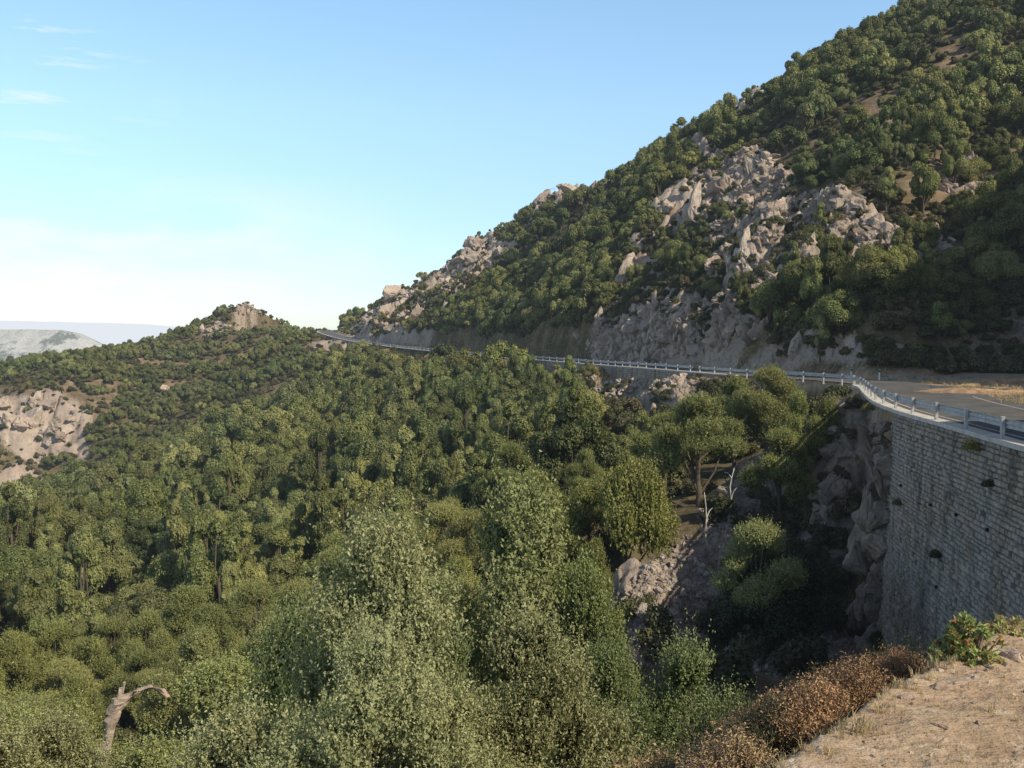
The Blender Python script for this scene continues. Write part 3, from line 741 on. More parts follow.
scatter('oak_woodland', J, stuff_pts, stuff_rot, stuff_sc, 'dense holm oak woodland covering the far slopes and mountain', 'woodland', stuff_i)

# undergrowth
nc2 = 70000
th = RNG.uniform(R(-34), R(34), nc2); r2 = np.sqrt(RNG.uniform(8 ** 2, 540 ** 2, nc2)) ; 
r2[:18000] = RNG.uniform(30, 150, 18000)
ux = r2 * np.sin(th); uy = r2 * np.cos(th); 
ux[-9000:] = cx[:9000] + RNG.normal(0, 1, 9000); uy[-9000:] = cy[:9000] + RNG.normal(0, 1, 9000); r2 = np.hypot(ux, uy); uz = zgrid(ux, uy)
us, urz, _ = edge_info(ux, uy); urk = rgrid(rockm, ux, uy); ubr = rgrid(barem, ux, uy)
ok = ((us < -1.2) | (us > ROADW + 3.0)) & ~((us > 0) & (np.abs(uz - urz) < 1.0) & (r2 < 108)) & seen(ux, uy, uz + 1.5, .5)
upx, upy = project(ux, uy, uz)
ok &= RNG.random(nc2) < np.where((us > 0) | ((upx < 330) & (r2 > 280)), .85, .2) * np.where((upx > 585) & (upx < 800) & (upy > 430) & (r2 < 85), .3, 1) * (.8 + .4 * vnoise(ux / 6, uy / 6, 5)) * (1 - .6 * np.clip(urk * 1.2, 0, 1)) * (1 - .6 * ubr)
ok &= ~((r2 < 60) & (np.arctan2(ux, uy) > R(8)) & (RNG.random(nc2) < .6))
but = (upx > 770) & (upx < 885) & (upy > 385) & (upy < 640) & (r2 > 50) & (r2 < 80) & (us < -.8)
ok |= but & (RNG.random(nc2) < .14)
ok &= ~((us > -4.0) & (us < 0) & (uy > 12) & (uy < 52))
ok &= r2 > 30
ix = np.nonzero(ok)[0]; print('shrubs', len(ix))
ssz = RNG.uniform(.45, 1.35, len(ix))
JS = [join_mesh(a, b_, 'shrub_source') for a, b_ in P_SHR]
scatter('undergrowth', JS, np.stack([ux[ix], uy[ix], uz[ix] - .05], -1), np.stack([0 * ssz, 0 * ssz, RNG.uniform(0, 6.28, len(ix))], -1),
        np.stack([ssz, ssz, ssz * RNG.uniform(.7, 1.2, len(ix))], -1), 'low maquis scrub growing between the oaks and rocks', 'scrub')

# ------------------------------------------------------------------ boulders and outcrops
def put_rock(px, py, wpx, hpx, label, group, me=None, tilt=0, name='boulder', sink=.3, dmin=3):
    x, y, z = hit(px, py, dmin); k = y / F
    me = me or random.choice(ROCKS)
    o = ob(name, me, label=label, category='rock', group=group)
    sx = wpx * k / 2; sz = hpx * k / 2
    o.location = (x, y, z + sz * sink); o.scale = (sx, sx * random.uniform(.8, 1.1), min(sz, 1.25 * sx)); o.rotation_euler = (R(random.uniform(-15, 5)), R(tilt + random.uniform(-8, 8)), random.uniform(0, 6.28) if sx > sz * .8 else random.uniform(-.4, .4))
    return o
GR = 'crags and boulders on the mountain'
named = [(724, 196, 34, 50, 'tall pale crag block with a sunlit right side, highest on the crag'), (752, 180, 34, 34, 'pale block right of the tall crag block'), (692, 215, 34, 52, 'dark grey slab leaning left of the tall crag block'), (742, 262, 30, 46, 'blocky pale rock standing below the crag'),
         (714, 272, 22, 36, 'narrow rock left of the blocky pale rock'), (770, 160, 26, 20, 'small pale rock at the top right of the crag'), (770, 275, 26, 30, 'squat rock right of the blocky pale rock'), (668, 215, 22, 40, 'slim grey slab left of the leaning slab'),
         (636, 336, 32, 46, 'grey slab rising straight behind the far road, left one'), (668, 346, 36, 36, 'wide grey slab behind the far road, right one'), (700, 305, 24, 16, 'flat white boulder lying on the scree above the far road'), (728, 322, 30, 24, 'pale boulder right of the flat white one'),
         (600, 322, 18, 30, 'narrow grey rock among oaks above the far road'), (838, 245, 26, 34, 'upright pale rock beside the bare patch'), (858, 262, 22, 24, 'low rock right of the upright pale rock'), (815, 225, 24, 20, 'pale stone among shrubs between crag and bare patch'),
         (760, 335, 30, 30, 'brownish block at the foot of the mountain behind the road'), (795, 355, 26, 24, 'brownish block right of the one at the mountain foot'), (620, 290, 24, 36, 'grey slab on the wooded flank'), (540, 205, 30, 20, 'grey outcrop on the skyline, lower end'), (568, 192, 30, 16, 'pale outcrop on the skyline, upper end'), (640, 312, 24, 22, 'pale block high above the left slab')]
for (a, c, w_, h_, lb) in named: put_rock(a, c, w_, h_, lb, GR, tilt=random.uniform(-10, 16))
def rock_cluster(lst, n_, size, lab, group, tall=1.2, tries=1):
    for (cx_, cy_, rx, ry, rot, cnt) in lst:
        for q in range(cnt):
            a = random.uniform(0, 6.28); rr = math.sqrt(random.random()); u = rx * rr * math.cos(a); v = ry * rr * math.sin(a)
            px = cx_ + u * math.cos(R(rot)) - v * math.sin(R(rot)); py = cy_ + u * math.sin(R(rot)) + v * math.cos(R(rot))
            hx_, hy_, _z = hit(px, py); es_ = float(edge_info(np.array([hx_]), np.array([hy_]))[0][0])
            if -.9 < es_ < ROADW + 2.0: continue
            s = random.uniform(*size) * (1.6 if random.random() < .15 else 1)
            put_rock(px, py, s, s * random.uniform(.7, tall), lab, group, tilt=random.uniform(-15, 20))
rock_cluster([(735, 190, 40, 30, 0, 10), (742, 262, 30, 30, 0, 8)], 0, (9, 20), 'smaller pale rock of the crag on the mountain', GR, 1.3)
rock_cluster([(690, 330, 80, 22, -12, 20), (610, 345, 60, 8, 5, 10)], 0, (9, 20), 'boulder in the jumble above the far road', GR, 1.3)
rock_cluster([(430, 288, 80, 16, -34, 30), (395, 320, 30, 10, -20, 8)], 0, (6, 15), 'rock of the pinkish shoulder above the road end', 'rocks of the mountain shoulder', 1.5)
rock_cluster([(565, 200, 50, 9, -12, 14), (745, 100, 30, 8, -42, 10)], 0, (7, 14), 'rock on the mountain skyline', 'rocks of the skyline', 1.1)
rock_cluster([(800, 240, 60, 36, 0, 16)], 0, (8, 17), 'rock among shrubs right of the crag', GR, 1.3)
rock_cluster([(42, 425, 42, 30, 10, 18), (10, 490, 22, 20, 0, 8)], 0, (8, 20), 'jagged block of the pinkish cliff at far left', 'blocks of the far left cliff', 1.25)
rock_cluster([(216, 327, 18, 9, 0, 12), (248, 311, 26, 5, 0, 12), (300, 320, 14, 4, 0, 4)], 0, (4, 8), 'rock on top of the left ridge', 'rocks of the left ridge', 1.2)
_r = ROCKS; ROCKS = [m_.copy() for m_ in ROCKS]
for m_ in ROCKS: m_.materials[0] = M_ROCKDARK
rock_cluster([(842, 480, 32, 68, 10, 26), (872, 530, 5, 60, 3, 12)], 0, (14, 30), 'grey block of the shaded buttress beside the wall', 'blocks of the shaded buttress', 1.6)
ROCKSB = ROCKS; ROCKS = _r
put_rock(438, 482, 20, 20, 'small pale rock showing in the middle of the wood', 'lone rocks in the wood')
put_rock(352, 524, 16, 10, 'tiny pale rock left of the one in the middle of the wood', 'lone rocks in the wood')
put_rock(165, 392, 12, 16, 'pale slab on the far slope above the cliff level', 'lone rocks in the wood')
# pinnacle at the bottom left
x, y, ztop = P(120, 680, 24); zg = float(zgrid(np.array([x]), np.array([y]))[0])
pin_o = empty('rock_pinnacle', (x, y, zg), 'thin pale weathered rock pinnacle rising among oaks at bottom left', 'rock')
hh = ztop - zg
def rock_pillar(name, path, rads, seed, seg=26, rings=60):
    c_ = [q_ for q_ in catmull(path, .12)]; V = []; Fc = []; cum = [i_ / (len(c_) - 1) for i_ in range(len(c_))]
    for i_, q_ in enumerate(c_):
        r_ = float(np.interp(cum[i_], np.linspace(0, 1, len(rads)), rads))
        for k in range(seg):
            a_ = 2 * math.pi * k / seg; d_ = Vector((math.cos(a_), math.sin(a_) * .8, 0)); w_ = q_ + d_ * r_
            n_ = noise.fractal(w_ * 1.6 + Vector((seed, 0, 0)), 1, 2, 5) * .42 + noise.noise(w_ * 5 + Vector((seed, 0, 0))) * .3 + (noise.cell(Vector((w_.x * 3, w_.y * 3, w_.z * 1.6))) - .4) * .55
            V.append(q_ + d_ * r_ * (1 + n_) + Vector((0, 0, n_ * .1)))
    m_ = len(c_)
    for i_ in range(m_ - 1):
        for k in range(seg): Fc.append((i_ * seg + k, i_ * seg + (k + 1) % seg, (i_ + 1) * seg + (k + 1) % seg, (i_ + 1) * seg + k))
    Fc.append(tuple(range((m_ - 1) * seg, m_ * seg))); return new_mesh(name, V, Fc, [M_ROCKPIN])
M_ROCKPIN = make_rock_mat('pinnacle_granite', 4, (1.45, 1.45, 1.42))
ob('rock_shaft', rock_pillar('rock_shaft', [(-.9, 0, -.4), (-.7, 0, hh * .45), (-.42, 0, hh * .72), (-.05, 0, hh * .9), (.1, 0, hh * 1.0)], (.2, .17, .14, .15, .08), 3), pin_o)
ob('rock_head', rock_pillar('rock_head', [(-.2, .05, hh * .86), (.3, .05, hh * .95), (.8, .1, hh * .97), (1.1, .1, hh * .93)], (.14, .22, .2, .08), 8), pin_o)

# rubble, as stuff
def rubble(name, lst, n_, smin, smax, label, meshes):
    pts = []; rot = []; sc = []
    tot = sum(q[2] * q[3] for q in lst)
    for (cx_, cy_, rx, ry, ro) in lst:
        m_ = int(n_ * rx * ry / tot)
        for q in range(m_):
            a = random.uniform(0, 6.28); rr = math.sqrt(random.random()); u = rx * rr * math.cos(a); v = ry * rr * math.sin(a)
            x, y, z = hit(cx_ + u * math.cos(R(ro)) - v * math.sin(R(ro)), cy_ + u * math.sin(R(ro)) + v * math.cos(R(ro)))
            s = smin + (smax - smin) * random.random() ** 3
            pts.append((x, y, z)); rot.append((random.uniform(0, 6), random.uniform(0, 6), random.uniform(0, 6))); sc.append((s, s * random.uniform(.6, 1), s * random.uniform(.5, .9)))
    scatter(name, meshes, pts, rot, sc, label, 'rubble')
rubble('scree', [(680, 590, 85, 38, -35), (640, 640, 50, 30, 0), (740, 500, 50, 24, -35), (800, 640, 70, 40, 0)], 6500, .06, .34, 'grey scree of broken stones on the shaded ravine side', ROCKSG)
rubble('rubble_bank', [(650, 390, 62, 14, -4), (560, 375, 40, 4, 6)], 900, .2, 1.0, 'pale rubble tipped below the far road', ROCKSS)
rubble('talus', [(690, 330, 110, 26, -12), (800, 245, 90, 50, 0), (430, 290, 85, 20, -34), (910, 265, 50, 36, 0), (740, 200, 50, 50, 0), (985, 180, 50, 22, 0)], 6500, .2, 1.9, 'scattered stones and talus over the mountain slopes', ROCKSS + ROCKS[:3])
# ------------------------------------------------------------------ road
def off_edge(s_arc, off, dz=0.0):
    i = int(np.clip(np.searchsorted(SEGL, s_arc) - 1, 0, len(EA) - 2)); t = (s_arc - SEGL[i]) / (SEGL[i + 1] - SEGL[i])
    i0 = max(i - 1, 0); i1 = min(i + 2, len(EA) - 1)
    p = EA[i] * (1 - t) + EA[i + 1] * t; d = (EA[i + 1] - EA[i]) * .5 + (EA[i1] - EA[i0]) * .25
    l = math.hypot(d[0], d[1]); nx, ny = d[1] / l, -d[0] / l
    return Vector((p[0] + nx * off, p[1] + ny * off, p[2] + dz)), math.atan2(d[1], d[0])
def strip(name, a0, a1, o0, o1, dz, m, step=1.0, wob=0, dz2=None, uv=True):
    k = max(2, int((a1 - a0) / step)); V = []; Fc = []
    for q in range(k + 1):
        a = a0 + (a1 - a0) * q / k
        wv = wob * math.sin(a * 1.7) if wob else 0
        V.append(off_edge(a, o0 + wv, dz)[0]); V.append(off_edge(a, o1 + wv, dz if dz2 is None else dz2)[0])
    Fc = [(2 * q, 2 * q + 1, 2 * q + 3, 2 * q + 2) for q in range(k)]
    return new_mesh(name, V, Fc, [m])
m_asph, nt = mat('asphalt'); p = pos(nt)
c = ramp(nt, tex(nt, .8, p, det=6), [(.35, (.075, .074, .074)), (.65, (.115, .112, .11))]); c = mix(nt, ramp(nt, tex(nt, 60, p, det=3), [(.4, 0), (.7, .5)]), c, (.16, .155, .15)); c = mix(nt, ramp(nt, tex(nt, .28, p, det=3), [(.5, 0), (.53, .5)]), c, (.06, .06, .06)); c = mix(nt, ramp(nt, tex(nt, .5, p, det=7, rough=.8), [(.52, 0), (.7, .6)]), c, (.25, .21, .17))
finish(nt, bsdf(nt, c, .9, .3, bump(nt, tex(nt, 80, p), .3, .01)))
m_line, nt = mat('road_paint'); p = pos(nt)
finish(nt, bsdf(nt, mix(nt, ramp(nt, tex(nt, 9, p, det=6), [(.42, 0), (.6, .85)]), (.6, .58, .54), (.2, .19, .18)), .7, .3))
m_conc, nt = mat('concrete'); p = pos(nt)
c = ramp(nt, tex(nt, 1.6, p, det=7, rough=.7), [(.3, (.42, .38, .34)), (.6, (.62, .58, .53))]); c = mix(nt, ramp(nt, tex(nt, 14, p, det=4), [(.5, 0), (.75, .5)]), c, (.25, .22, .19))
finish(nt, bsdf(nt, c, .92, .15, bump(nt, tex(nt, 12, p), .4, .02)))
A_END = SEGL[-1]; A_ROAD0 = arc_of(8.0)
ob('road', strip('road', A_ROAD0, A_END, .55, ROADW, .012, m_asph), kind='structure', label='asphalt mountain road along the slope')
ln = ob('road_edge_line', strip('road_edge_line', A_ROAD0, A_END, ROADW - .34, ROADW - .24, .018, m_line), kind='structure', label='white painted line along the inner road edge')
ob('road_edge_line', strip('road_edge_line', arc_of(14), A_END, .98, 1.08, .018, m_line), kind='structure', label='white painted line along the outer road edge')
# kerb on top of the wall
aw0, aw1 = arc_of(15.0), arc_of(49)
def kerb_mesh(a0, a1, o0, o1, z0, z1, m, step=1.0):
    k = int((a1 - a0) / step); V = []; Fc = []
    for q in range(k + 1):
        a = a0 + (a1 - a0) * q / k; j = .012 * math.sin(q * 2.3)
        for (o_, z_) in ((o0, z0), (o0 + j, z1), (o1, z1), (o1, z0)): V.append(off_edge(a, o_, z_)[0])
    for q in range(k):
        for e in range(3): Fc.append((4 * q + e, 4 * q + e + 1, 4 * q + 5 + e, 4 * q + 4 + e))
    Fc += [(0, 3, 2, 1), tuple(4 * k + e for e in range(4))]
    return new_mesh('kerb', V, Fc, [m])

# ------------------------------------------------------------------ retaining wall built of courses of stones
m_stone, nt = mat('wall_stone'); p = pos(nt)
at = N(nt, 'ShaderNodeAttribute', attribute_name='tone')
c = ramp(nt, at.outputs['Fac'], [(0, (.26, .20, .145)), (.35, (.37, .30, .23)), (.7, (.46, .38, .29)), (.88, (.50, .37, .25)), (1, (.60, .50, .38))])
c = mix(nt, ramp(nt, tex(nt, 2.5, p, det=7, rough=.7), [(.42, 0), (.65, .7)]), c, (.22, .20, .175))
sxyz = N(nt, 'ShaderNodeMapping'); L(nt, p, sxyz.inputs[0]); sxyz.inputs['Scale'].default_value = (.9, .9, .07)
c = mix(nt, ramp(nt, tex(nt, 1.6, sxyz.outputs[0], det=5), [(.47, 0), (.64, .8)]), c, (.10, .09, .078))
c = mix(nt, ramp(nt, tex(nt, .35, p, det=4), [(.45, 0), (.62, .45)]), c, (.40, .38, .36))
finish(nt, bsdf(nt, c, .95, .1, bump(nt, tex(nt, 9, p, det=5), .6, .05)))
m_mortar, nt = mat('wall_joint'); p = pos(nt)
finish(nt, bsdf(nt, mix(nt, tex(nt, 3, p), (.13, .115, .095), (.26, .23, .195)), 1, .05))
BATTER = .06
def stone_wall(nm, a0, a1, hgt, crs, top, label, seed, ret=True, lmin=.16, lmax=.55, group=None):
    rnd = random.Random(seed); V = []; Fc = []; tn = []
    p0 = off_edge(a0, 0)[0]
    w_ = empty(nm, p0, label, 'wall', group)
    def pt(a, z, out):   # z below the top
        q = off_edge(a, -(out + BATTER * z), top - z)[0]; return q
    z = 0
    while z < hgt:
        ch = crs * rnd.uniform(.75, 1.3); a = a0 + rnd.uniform(-.4, 0)
        while a < a1:
            ln_ = rnd.uniform(lmin, lmax); b0 = max(a, a0); b1 = min(a + ln_, a1)
            if b1 - b0 > .06:
                g = .018; o_ = rnd.uniform(0, .06) + (.04 if rnd.random() < .1 else 0); jj = lambda s=.03: rnd.uniform(-s, s)
                if rnd.random() < .02: o_ = -.09
                c4 = [(b0 + g + jj(.035), z + g + jj(.02)), (b1 - g + jj(.035), z + g + jj(.02)), (b1 - g + jj(.02), z + ch - g + jj(.02)), (b0 + g + jj(.02), z + ch - g + jj(.02))]
                mm = ((b0 + b1) / 2, z + ch / 2); o = len(V)
                for (aa, zz) in c4: V.append(pt(aa, zz, -.12) - p0)
                for (aa, zz) in c4:
                    V.append(pt(mm[0] + (aa - mm[0]) * .98, mm[1] + (zz - mm[1]) * .98, o_ * .5) - p0)
                for (aa, zz) in c4:
                    V.append(pt(mm[0] + (aa - mm[0]) * .82, mm[1] + (zz - mm[1]) * .78, o_ + .035 + jj(.015)) - p0)
                for r_ in (0, 4):
                    for e in range(4): Fc.append((o + r_ + e, o + r_ + (e + 1) % 4, o + r_ + 4 + (e + 1) % 4, o + r_ + 4 + e))
                Fc.append((o + 8, o + 9, o + 10, o + 11)); t = min(max(rnd.gauss(.5, .2), 0), 1) if rnd.random() > .05 else rnd.choice((0.02, .98)); tn += [t] * 9
            a += ln_
        z += ch
    me = new_mesh('stone_courses', V, Fc, [m_stone], {'tone': ('FACE', 'FLOAT', tn)})
    bm = bmesh.new(); bm.from_mesh(me); bmesh.ops.recalc_face_normals(bm, faces=bm.faces[:]); bm.to_mesh(me); bm.free()
    ob('stone_courses', me, w_)
    # backing with a return into the hillside
    k = int((a1 - a0) / 1.0); V = []; Fc = []
    for q in range(k + 1):
        a = a0 + (a1 - a0) * q / k
        V += [off_edge(a, .45, top) [0] - p0, pt(a, 0, -.03) - p0, pt(a, hgt, -.03) - p0, off_edge(a, 1.5, top - hgt)[0] - p0]
    for q in range(k):
        for e in range(3): Fc.append((4 * q + e, 4 * q + e + 1, 4 * q + 5 + e, 4 * q + 4 + e))
    Fc += [(0, 3, 2, 1), tuple(4 * k + e for e in range(4))]
    ob('wall_core', new_mesh('wall_core', V, Fc, [m_mortar]), w_)
    return w_, p0
W1, p0 = stone_wall('retaining_wall', aw0, aw1, 14.2, .18, -.13, 'tall battered grey stone retaining wall holding up the road', 5)
kb = kerb_mesh(aw0 - 1, arc_of(80), -.12, .52, -.13, .05, m_conc); 
kb.transform(Matrix.Translation(-p0)); ob('kerb', kb, W1)
W2, p2 = stone_wall('retaining_wall', arc_of(118), arc_of(205), 1.9, .3, -.05, 'long low stone wall carrying the far road across the mountain', 9, lmin=.4, lmax=1.1)
kb = kerb_mesh(arc_of(108), A_END - 30, -.1, .45, -.06, .06, m_conc, 2.0); kb.transform(Matrix.Translation(-p2)); ob('kerb', kb, W2)

for k_ in range(24):
    yy_ = random.uniform(48.9, 53.5) if k_ % 2 else 49.3; dz_ = -1.9 - 12 * (k_ / 24); q_, _a = off_edge(arc_of(yy_), -.2 - random.uniform(0, .8) * (k_ % 2) - .05 * abs(dz_), dz_ + random.uniform(-.3, .3))
    o = ob('boulder', ROCKSB[k_ % 6], label='weathered grey block butting against the end of the tall stone wall', category='rock', group='blocks at the end of the tall wall'); s_ = random.uniform(.6, 1.25)
    o.location = q_; o.scale = (s_ * random.uniform(.6, 1), s_, s_ * random.uniform(.9, 1.8)); o.rotation_euler = (random.uniform(-.5, .5), random.uniform(-.5, .5), random.uniform(0, 6))
for yy_, dz_, of_ in ((49.4, -.95, -.3), (49.8, -1.5, -.4), (50.6, -1.0, -.35), (51.4, -1.3, -.4), (49.5, -2.2, -.35), (50.4, -2.0, -.5), (52.2, -1.0, -.4)):
    q_, _a = off_edge(arc_of(yy_), of_, dz_); o = ob('boulder', ROCKSB[int(yy_ * 10) % 6], label='weathered grey block butting against the end of the tall stone wall', category='rock', group='blocks at the end of the tall wall')
    o.location = q_; o.scale = (.5, .5, .5); o.rotation_euler = (.2, -.3, yy_)
# ------------------------------------------------------------------ guardrails
m_zinc, nt = mat('galvanised_steel'); p = pos(nt)
c = ramp(nt, tex(nt, 2.5, p, det=6), [(.35, (.33, .33, .33)), (.65, (.5, .5, .49))]); c = mix(nt, ramp(nt, tex(nt, 7, p, det=5), [(.6, 0), (.8, .6)]), c, (.22, .16, .11))
finish(nt, bsdf(nt, c, .55, .4, metal=.05))
def guardrail(a0, a1, off, label, sp_=4.0, top=.74, group='guardrails along the road', step=1.0, lift=0):
    p0 = off_edge(a0, off)[0]; g = empty('guardrail', p0, label, 'guardrail', group)
    k = max(2, int((a1 - a0) / step)); prof = [(.0, .155), (.0, .14), (.038, .10), (.038, .055), (.0, .015), (.0, -.015), (.038, -.055), (.038, -.10), (.0, -.14), (.0, -.155)]
    V = []; Fc = []
    for q in range(k + 1):
        a = a0 + (a1 - a0) * q / k
        for (o_, z_) in prof: V.append(off_edge(a, off + .07 + o_, top - .16 + z_ + lift)[0] - p0)
    m_ = len(prof)
    for q in range(k):
        for e in range(m_ - 1): Fc.append((q * m_ + e, q * m_ + e + 1, (q + 1) * m_ + e + 1, (q + 1) * m_ + e))
    bmn = new_mesh('beam', V, Fc, [m_zinc], smooth=False); b = ob('beam', bmn, g)
    sm = b.modifiers.new('thickness', 'SOLIDIFY'); sm.thickness = .006
    a = a0 + .5; pm = None
    while a < a1:
        q, an = off_edge(a, off, 0)
        if pm is None:
            mb = MB(); mb.box((0, 0, top / 2 - .1), .17, .11, top + .24); mb.box((0, 0, top + .035), .18, .125, .04); mb.box((0, -.065, top - .16), .09, .03, .2); pm = mb.mesh('post', [m_zinc])
        po = ob('post', pm, g); po.location = q - p0 + Vector((0, 0, lift)); po.rotation_euler = (0, 0, an + math.pi if False else an); a += sp_
    # reflectors
    a = a0 + 2.5; rm = None
    return g
a_first = arc_of(34.0); a_start = a_first
while a_start > arc_of(17.5): a_start -= 4.05
guardrail(a_start - .5, arc_of(80), .12, 'steel guardrail on the kerb above the tall stone wall', 4.05)
guardrail(arc_of(80.5), arc_of(118), .12, 'steel guardrail at the bend where the far road begins', 4.05)
guardrail(arc_of(119), arc_of(255), .12, 'long steel guardrail along the middle of the far road', 4.05, step=2)
guardrail(arc_of(257), arc_of(400), .12, 'steel guardrail at the distant end of the road near the ridge', 4.05, step=2)

# inner bank: low parapet and dry strips behind the lay-by
m_stone2, nt = mat('weathered_kerbstone'); p = pos(nt)
finish(nt, bsdf(nt, ramp(nt, tex(nt, 2, p, det=7, rough=.75), [(.35, (.12, .105, .09)), (.6, (.34, .31, .27))]), .95, .1, bump(nt, tex(nt, 8, p), .6, .03)))
def poly_wall(nm, pts, hgt, wd, m, label, cat='wall'):
    pts = catmull(pts, 1.0); V = []; Fc = []
    p0 = pts[0]
    for i, q in enumerate(pts):
        d = (pts[min(i + 1, len(pts) - 1)] - pts[max(i - 1, 0)]).normalized(); nn = Vector((d.y, -d.x, 0))
        j = .03 * math.sin(i * 1.9)
        for (o_, z_) in ((-wd / 2, -.5), (-wd / 2 * .92, hgt + j), (wd / 2 * .92, hgt + j), (wd / 2, -.5)): V.append(q - p0 + nn * o_ + Vector((0, 0, z_)))
    k = len(pts) - 1
    for q in range(k):
        for e in range(3): Fc.append((4 * q + e, 4 * q + e + 1, 4 * q + 5 + e, 4 * q + 4 + e))
    Fc += [(0, 3, 2, 1), tuple(4 * k + e for e in range(4))]
    me = new_mesh(nm, V, Fc, [m]); o = ob(nm, me, label=label, category=cat); o.location = p0; return o
q = [P(1060, 386, 90), P(980, 383, 91), P(920, 381, 92.5), P(880, 379.5, 95)]
q = [(a, b_, -3.72) for a, b_, _ in q]
poly_wall('parapet', q, .38, .4, m_stone2, 'low grey parapet at the foot of the mountain behind the lay-by')

# dry earth banks in the lay-by
def mound(pts, wd, hgt, label, seed):
    pts = catmull(pts, .6); V = []; Fc = []; m_ = 9
    for i, q_ in enumerate(pts):
        d = (pts[min(i + 1, len(pts) - 1)] - pts[max(i - 1, 0)]).normalized(); nn = Vector((d.y, -d.x, 0))
        e_ = min(1, i / 6, (len(pts) - 1 - i) / 6)
        for k in range(m_):
            u = k / (m_ - 1) * 2 - 1
            z_ = hgt * e_ * (1 - u * u) ** .7 * (1 + .5 * noise.noise((q_ + nn * u) * .9 + Vector((seed, 0, 0)))) - .1
            V.append(q_ + nn * (u * wd * .5) + Vector((0, 0, z_)))
    for i in range(len(pts) - 1):
        for k in range(m_ - 1): Fc.append((i * m_ + k, i * m_ + k + 1, (i + 1) * m_ + k + 1, (i + 1) * m_ + k))
    return new_mesh('earth_bank', V, Fc, [M_EARTH], smooth=True)
M_EARTH, nt = mat('dry_earth'); p = pos(nt)
c = ramp(nt, tex(nt, 1.5, p, det=7, rough=.7), [(.32, (.22, .12, .07)), (.5, (.42, .27, .16)), (.66, (.55, .42, .28))])
finish(nt, bsdf(nt, c, .97, .05, bump(nt, tex(nt, 9, p, det=6), .8, .06)))
b1 = [(45, 64, -3.5), (37, 64.5, -3.5), (31, 67, -3.55), (28.3, 71.5, -3.6)]
ob('earth_bank', mound(b1, 1.7, .38, '', 3), label='dry orange earth bank inside the bend, nearer the road', category='bank', group='earth banks inside the bend')
b2 = [(50, 80, -3.6), (42, 80, -3.6), (36, 81, -3.6)]
ob('earth_bank', mound(b2, 1.8, .5, '', 8), label='dry orange earth bank at the back of the lay-by', category='bank', group='earth banks inside the bend')
# asphalt of the lay-by
lay = [(24, 40), (30, 44), (46, 52), (60, 62), (60, 74), (48, 77), (38, 78), (33.5, 80), (32, 76), (30.2, 70), (27.5, 62), (25.2, 52)]
me = new_mesh('lay_by', [(x, y, -3.50 - .0037 * (y - 48)) for x, y in lay], [tuple(range(len(lay)))], [m_asph])
ob('lay_by', me, kind='structure', label='dark asphalt lay-by inside the bend')

# marker posts on the far road
m_white, nt = mat('white_plastic'); finish(nt, bsdf(nt, (.75, .75, .73), .5, .4))
m_black, nt = mat('black_band'); finish(nt, bsdf(nt, (.02, .02, .02), .6, .3))
m_red, nt = mat('reflector'); finish(nt, bsdf(nt, (.55, .12, .04), .3, .5))
for i, (yy, off, lb) in enumerate(((97, ROADW + .5, 'white marker post left of its twin at the far road bend'), (92, ROADW + .5, 'white marker post right of its twin at the far road bend'), (150, ROADW + .4, 'white marker post beside the middle of the far road'))):
    q_, an = off_edge(arc_of(yy), off); t = empty('marker_post', q_, lb, 'marker post', 'marker posts on the far road', an)
    mb = MB(); mb.box((0, 0, .4), .13, .1, 1.1, 0, .15); ob('post_body', mb.mesh('post_body', [m_white]), t)
    mb = MB(); mb.box((0, 0, .8), .128, .098, .2); ob('black_band', mb.mesh('black_band', [m_black]), t)
    mb = MB(); mb.box((0, -.053, .8), .05, .012, .14); ob('reflector', mb.mesh('reflector', [m_red]), t)

# ------------------------------------------------------------------ dead tree, wall plants
def dead_tree(px, py0, py1, d, label, seed, lean):
    x, y, zt = P(px, py0, d); _, _, zb = P(px, py1, d); zg = float(zgrid(np.array([x]), np.array([y]))[0]); zb = min(zb, zg) if zg < zt else zb
    rnd = random.Random(seed); t = empty('dead_tree', (x, y, zb - .2), label, 'dead tree', 'bleached dead trees on the spur'); h = zt - zb + .2
    mb = MB(); pts = [Vector((0, 0, 0))]
    for k in range(1, 7): pts.append(Vector((lean * k / 6 + rnd.uniform(-.09, .09), rnd.uniform(-.1, .1), h * k / 6)))
    mb.add(*tube(pts, [.09 - .011 * k for k in range(7)]))
    ob('trunk', mb.mesh('trunk', [M_DEAD], True), t)
    for k in range(4):
        b_ = pts[rnd.randint(2, 5)]; a = rnd.uniform(0, 6.28); ln_ = rnd.uniform(.25, .6); mb = MB()
        e = b_ + Vector((math.cos(a) * ln_, math.sin(a) * ln_ * .6, rnd.uniform(.2, .8))); mb.add(*tube([b_, (b_ + e) / 2 + Vector((0, 0, .12)), e], [.05, .03, .012], 5))
        ob('branch', mb.mesh('branch', [M_DEAD], True), t)
dead_tree(729, 468, 492, 64, 'bleached white dead trunk standing upright on the spur', 3, .25)
dead_tree(709, 492, 530, 60, 'thin bent dead stem left of and below the white dead trunk', 4, -.3)
def tuft_mesh(name, seed, m, r, h, n_, size, asp=.35):
    rng = np.random.default_rng(seed)
    p = rng.normal(0, 1, (n_, 3)); p /= np.linalg.norm(p, axis=1)[:, None]; p[:, 2] = np.abs(p[:, 2]); p *= rng.uniform(.4, 1, (n_, 1)) * np.array([r, r, h])
    p *= (1 + .25 * np.sin(p[:, :1] * 9 + seed))
    V, Fq, t = leaves(p, p / np.array([r, r, h]), size, asp, .5, .3 + .5 * p[:, 2] / h, rng)
    return new_mesh(name, V, Fq, [m], {'tone': ('FACE', 'FLOAT', t)})
M_TUFT = leaf_mat('wall_plant_leaves', (.12, .11, .03), (.32, .28, .08), None, vary=.1)
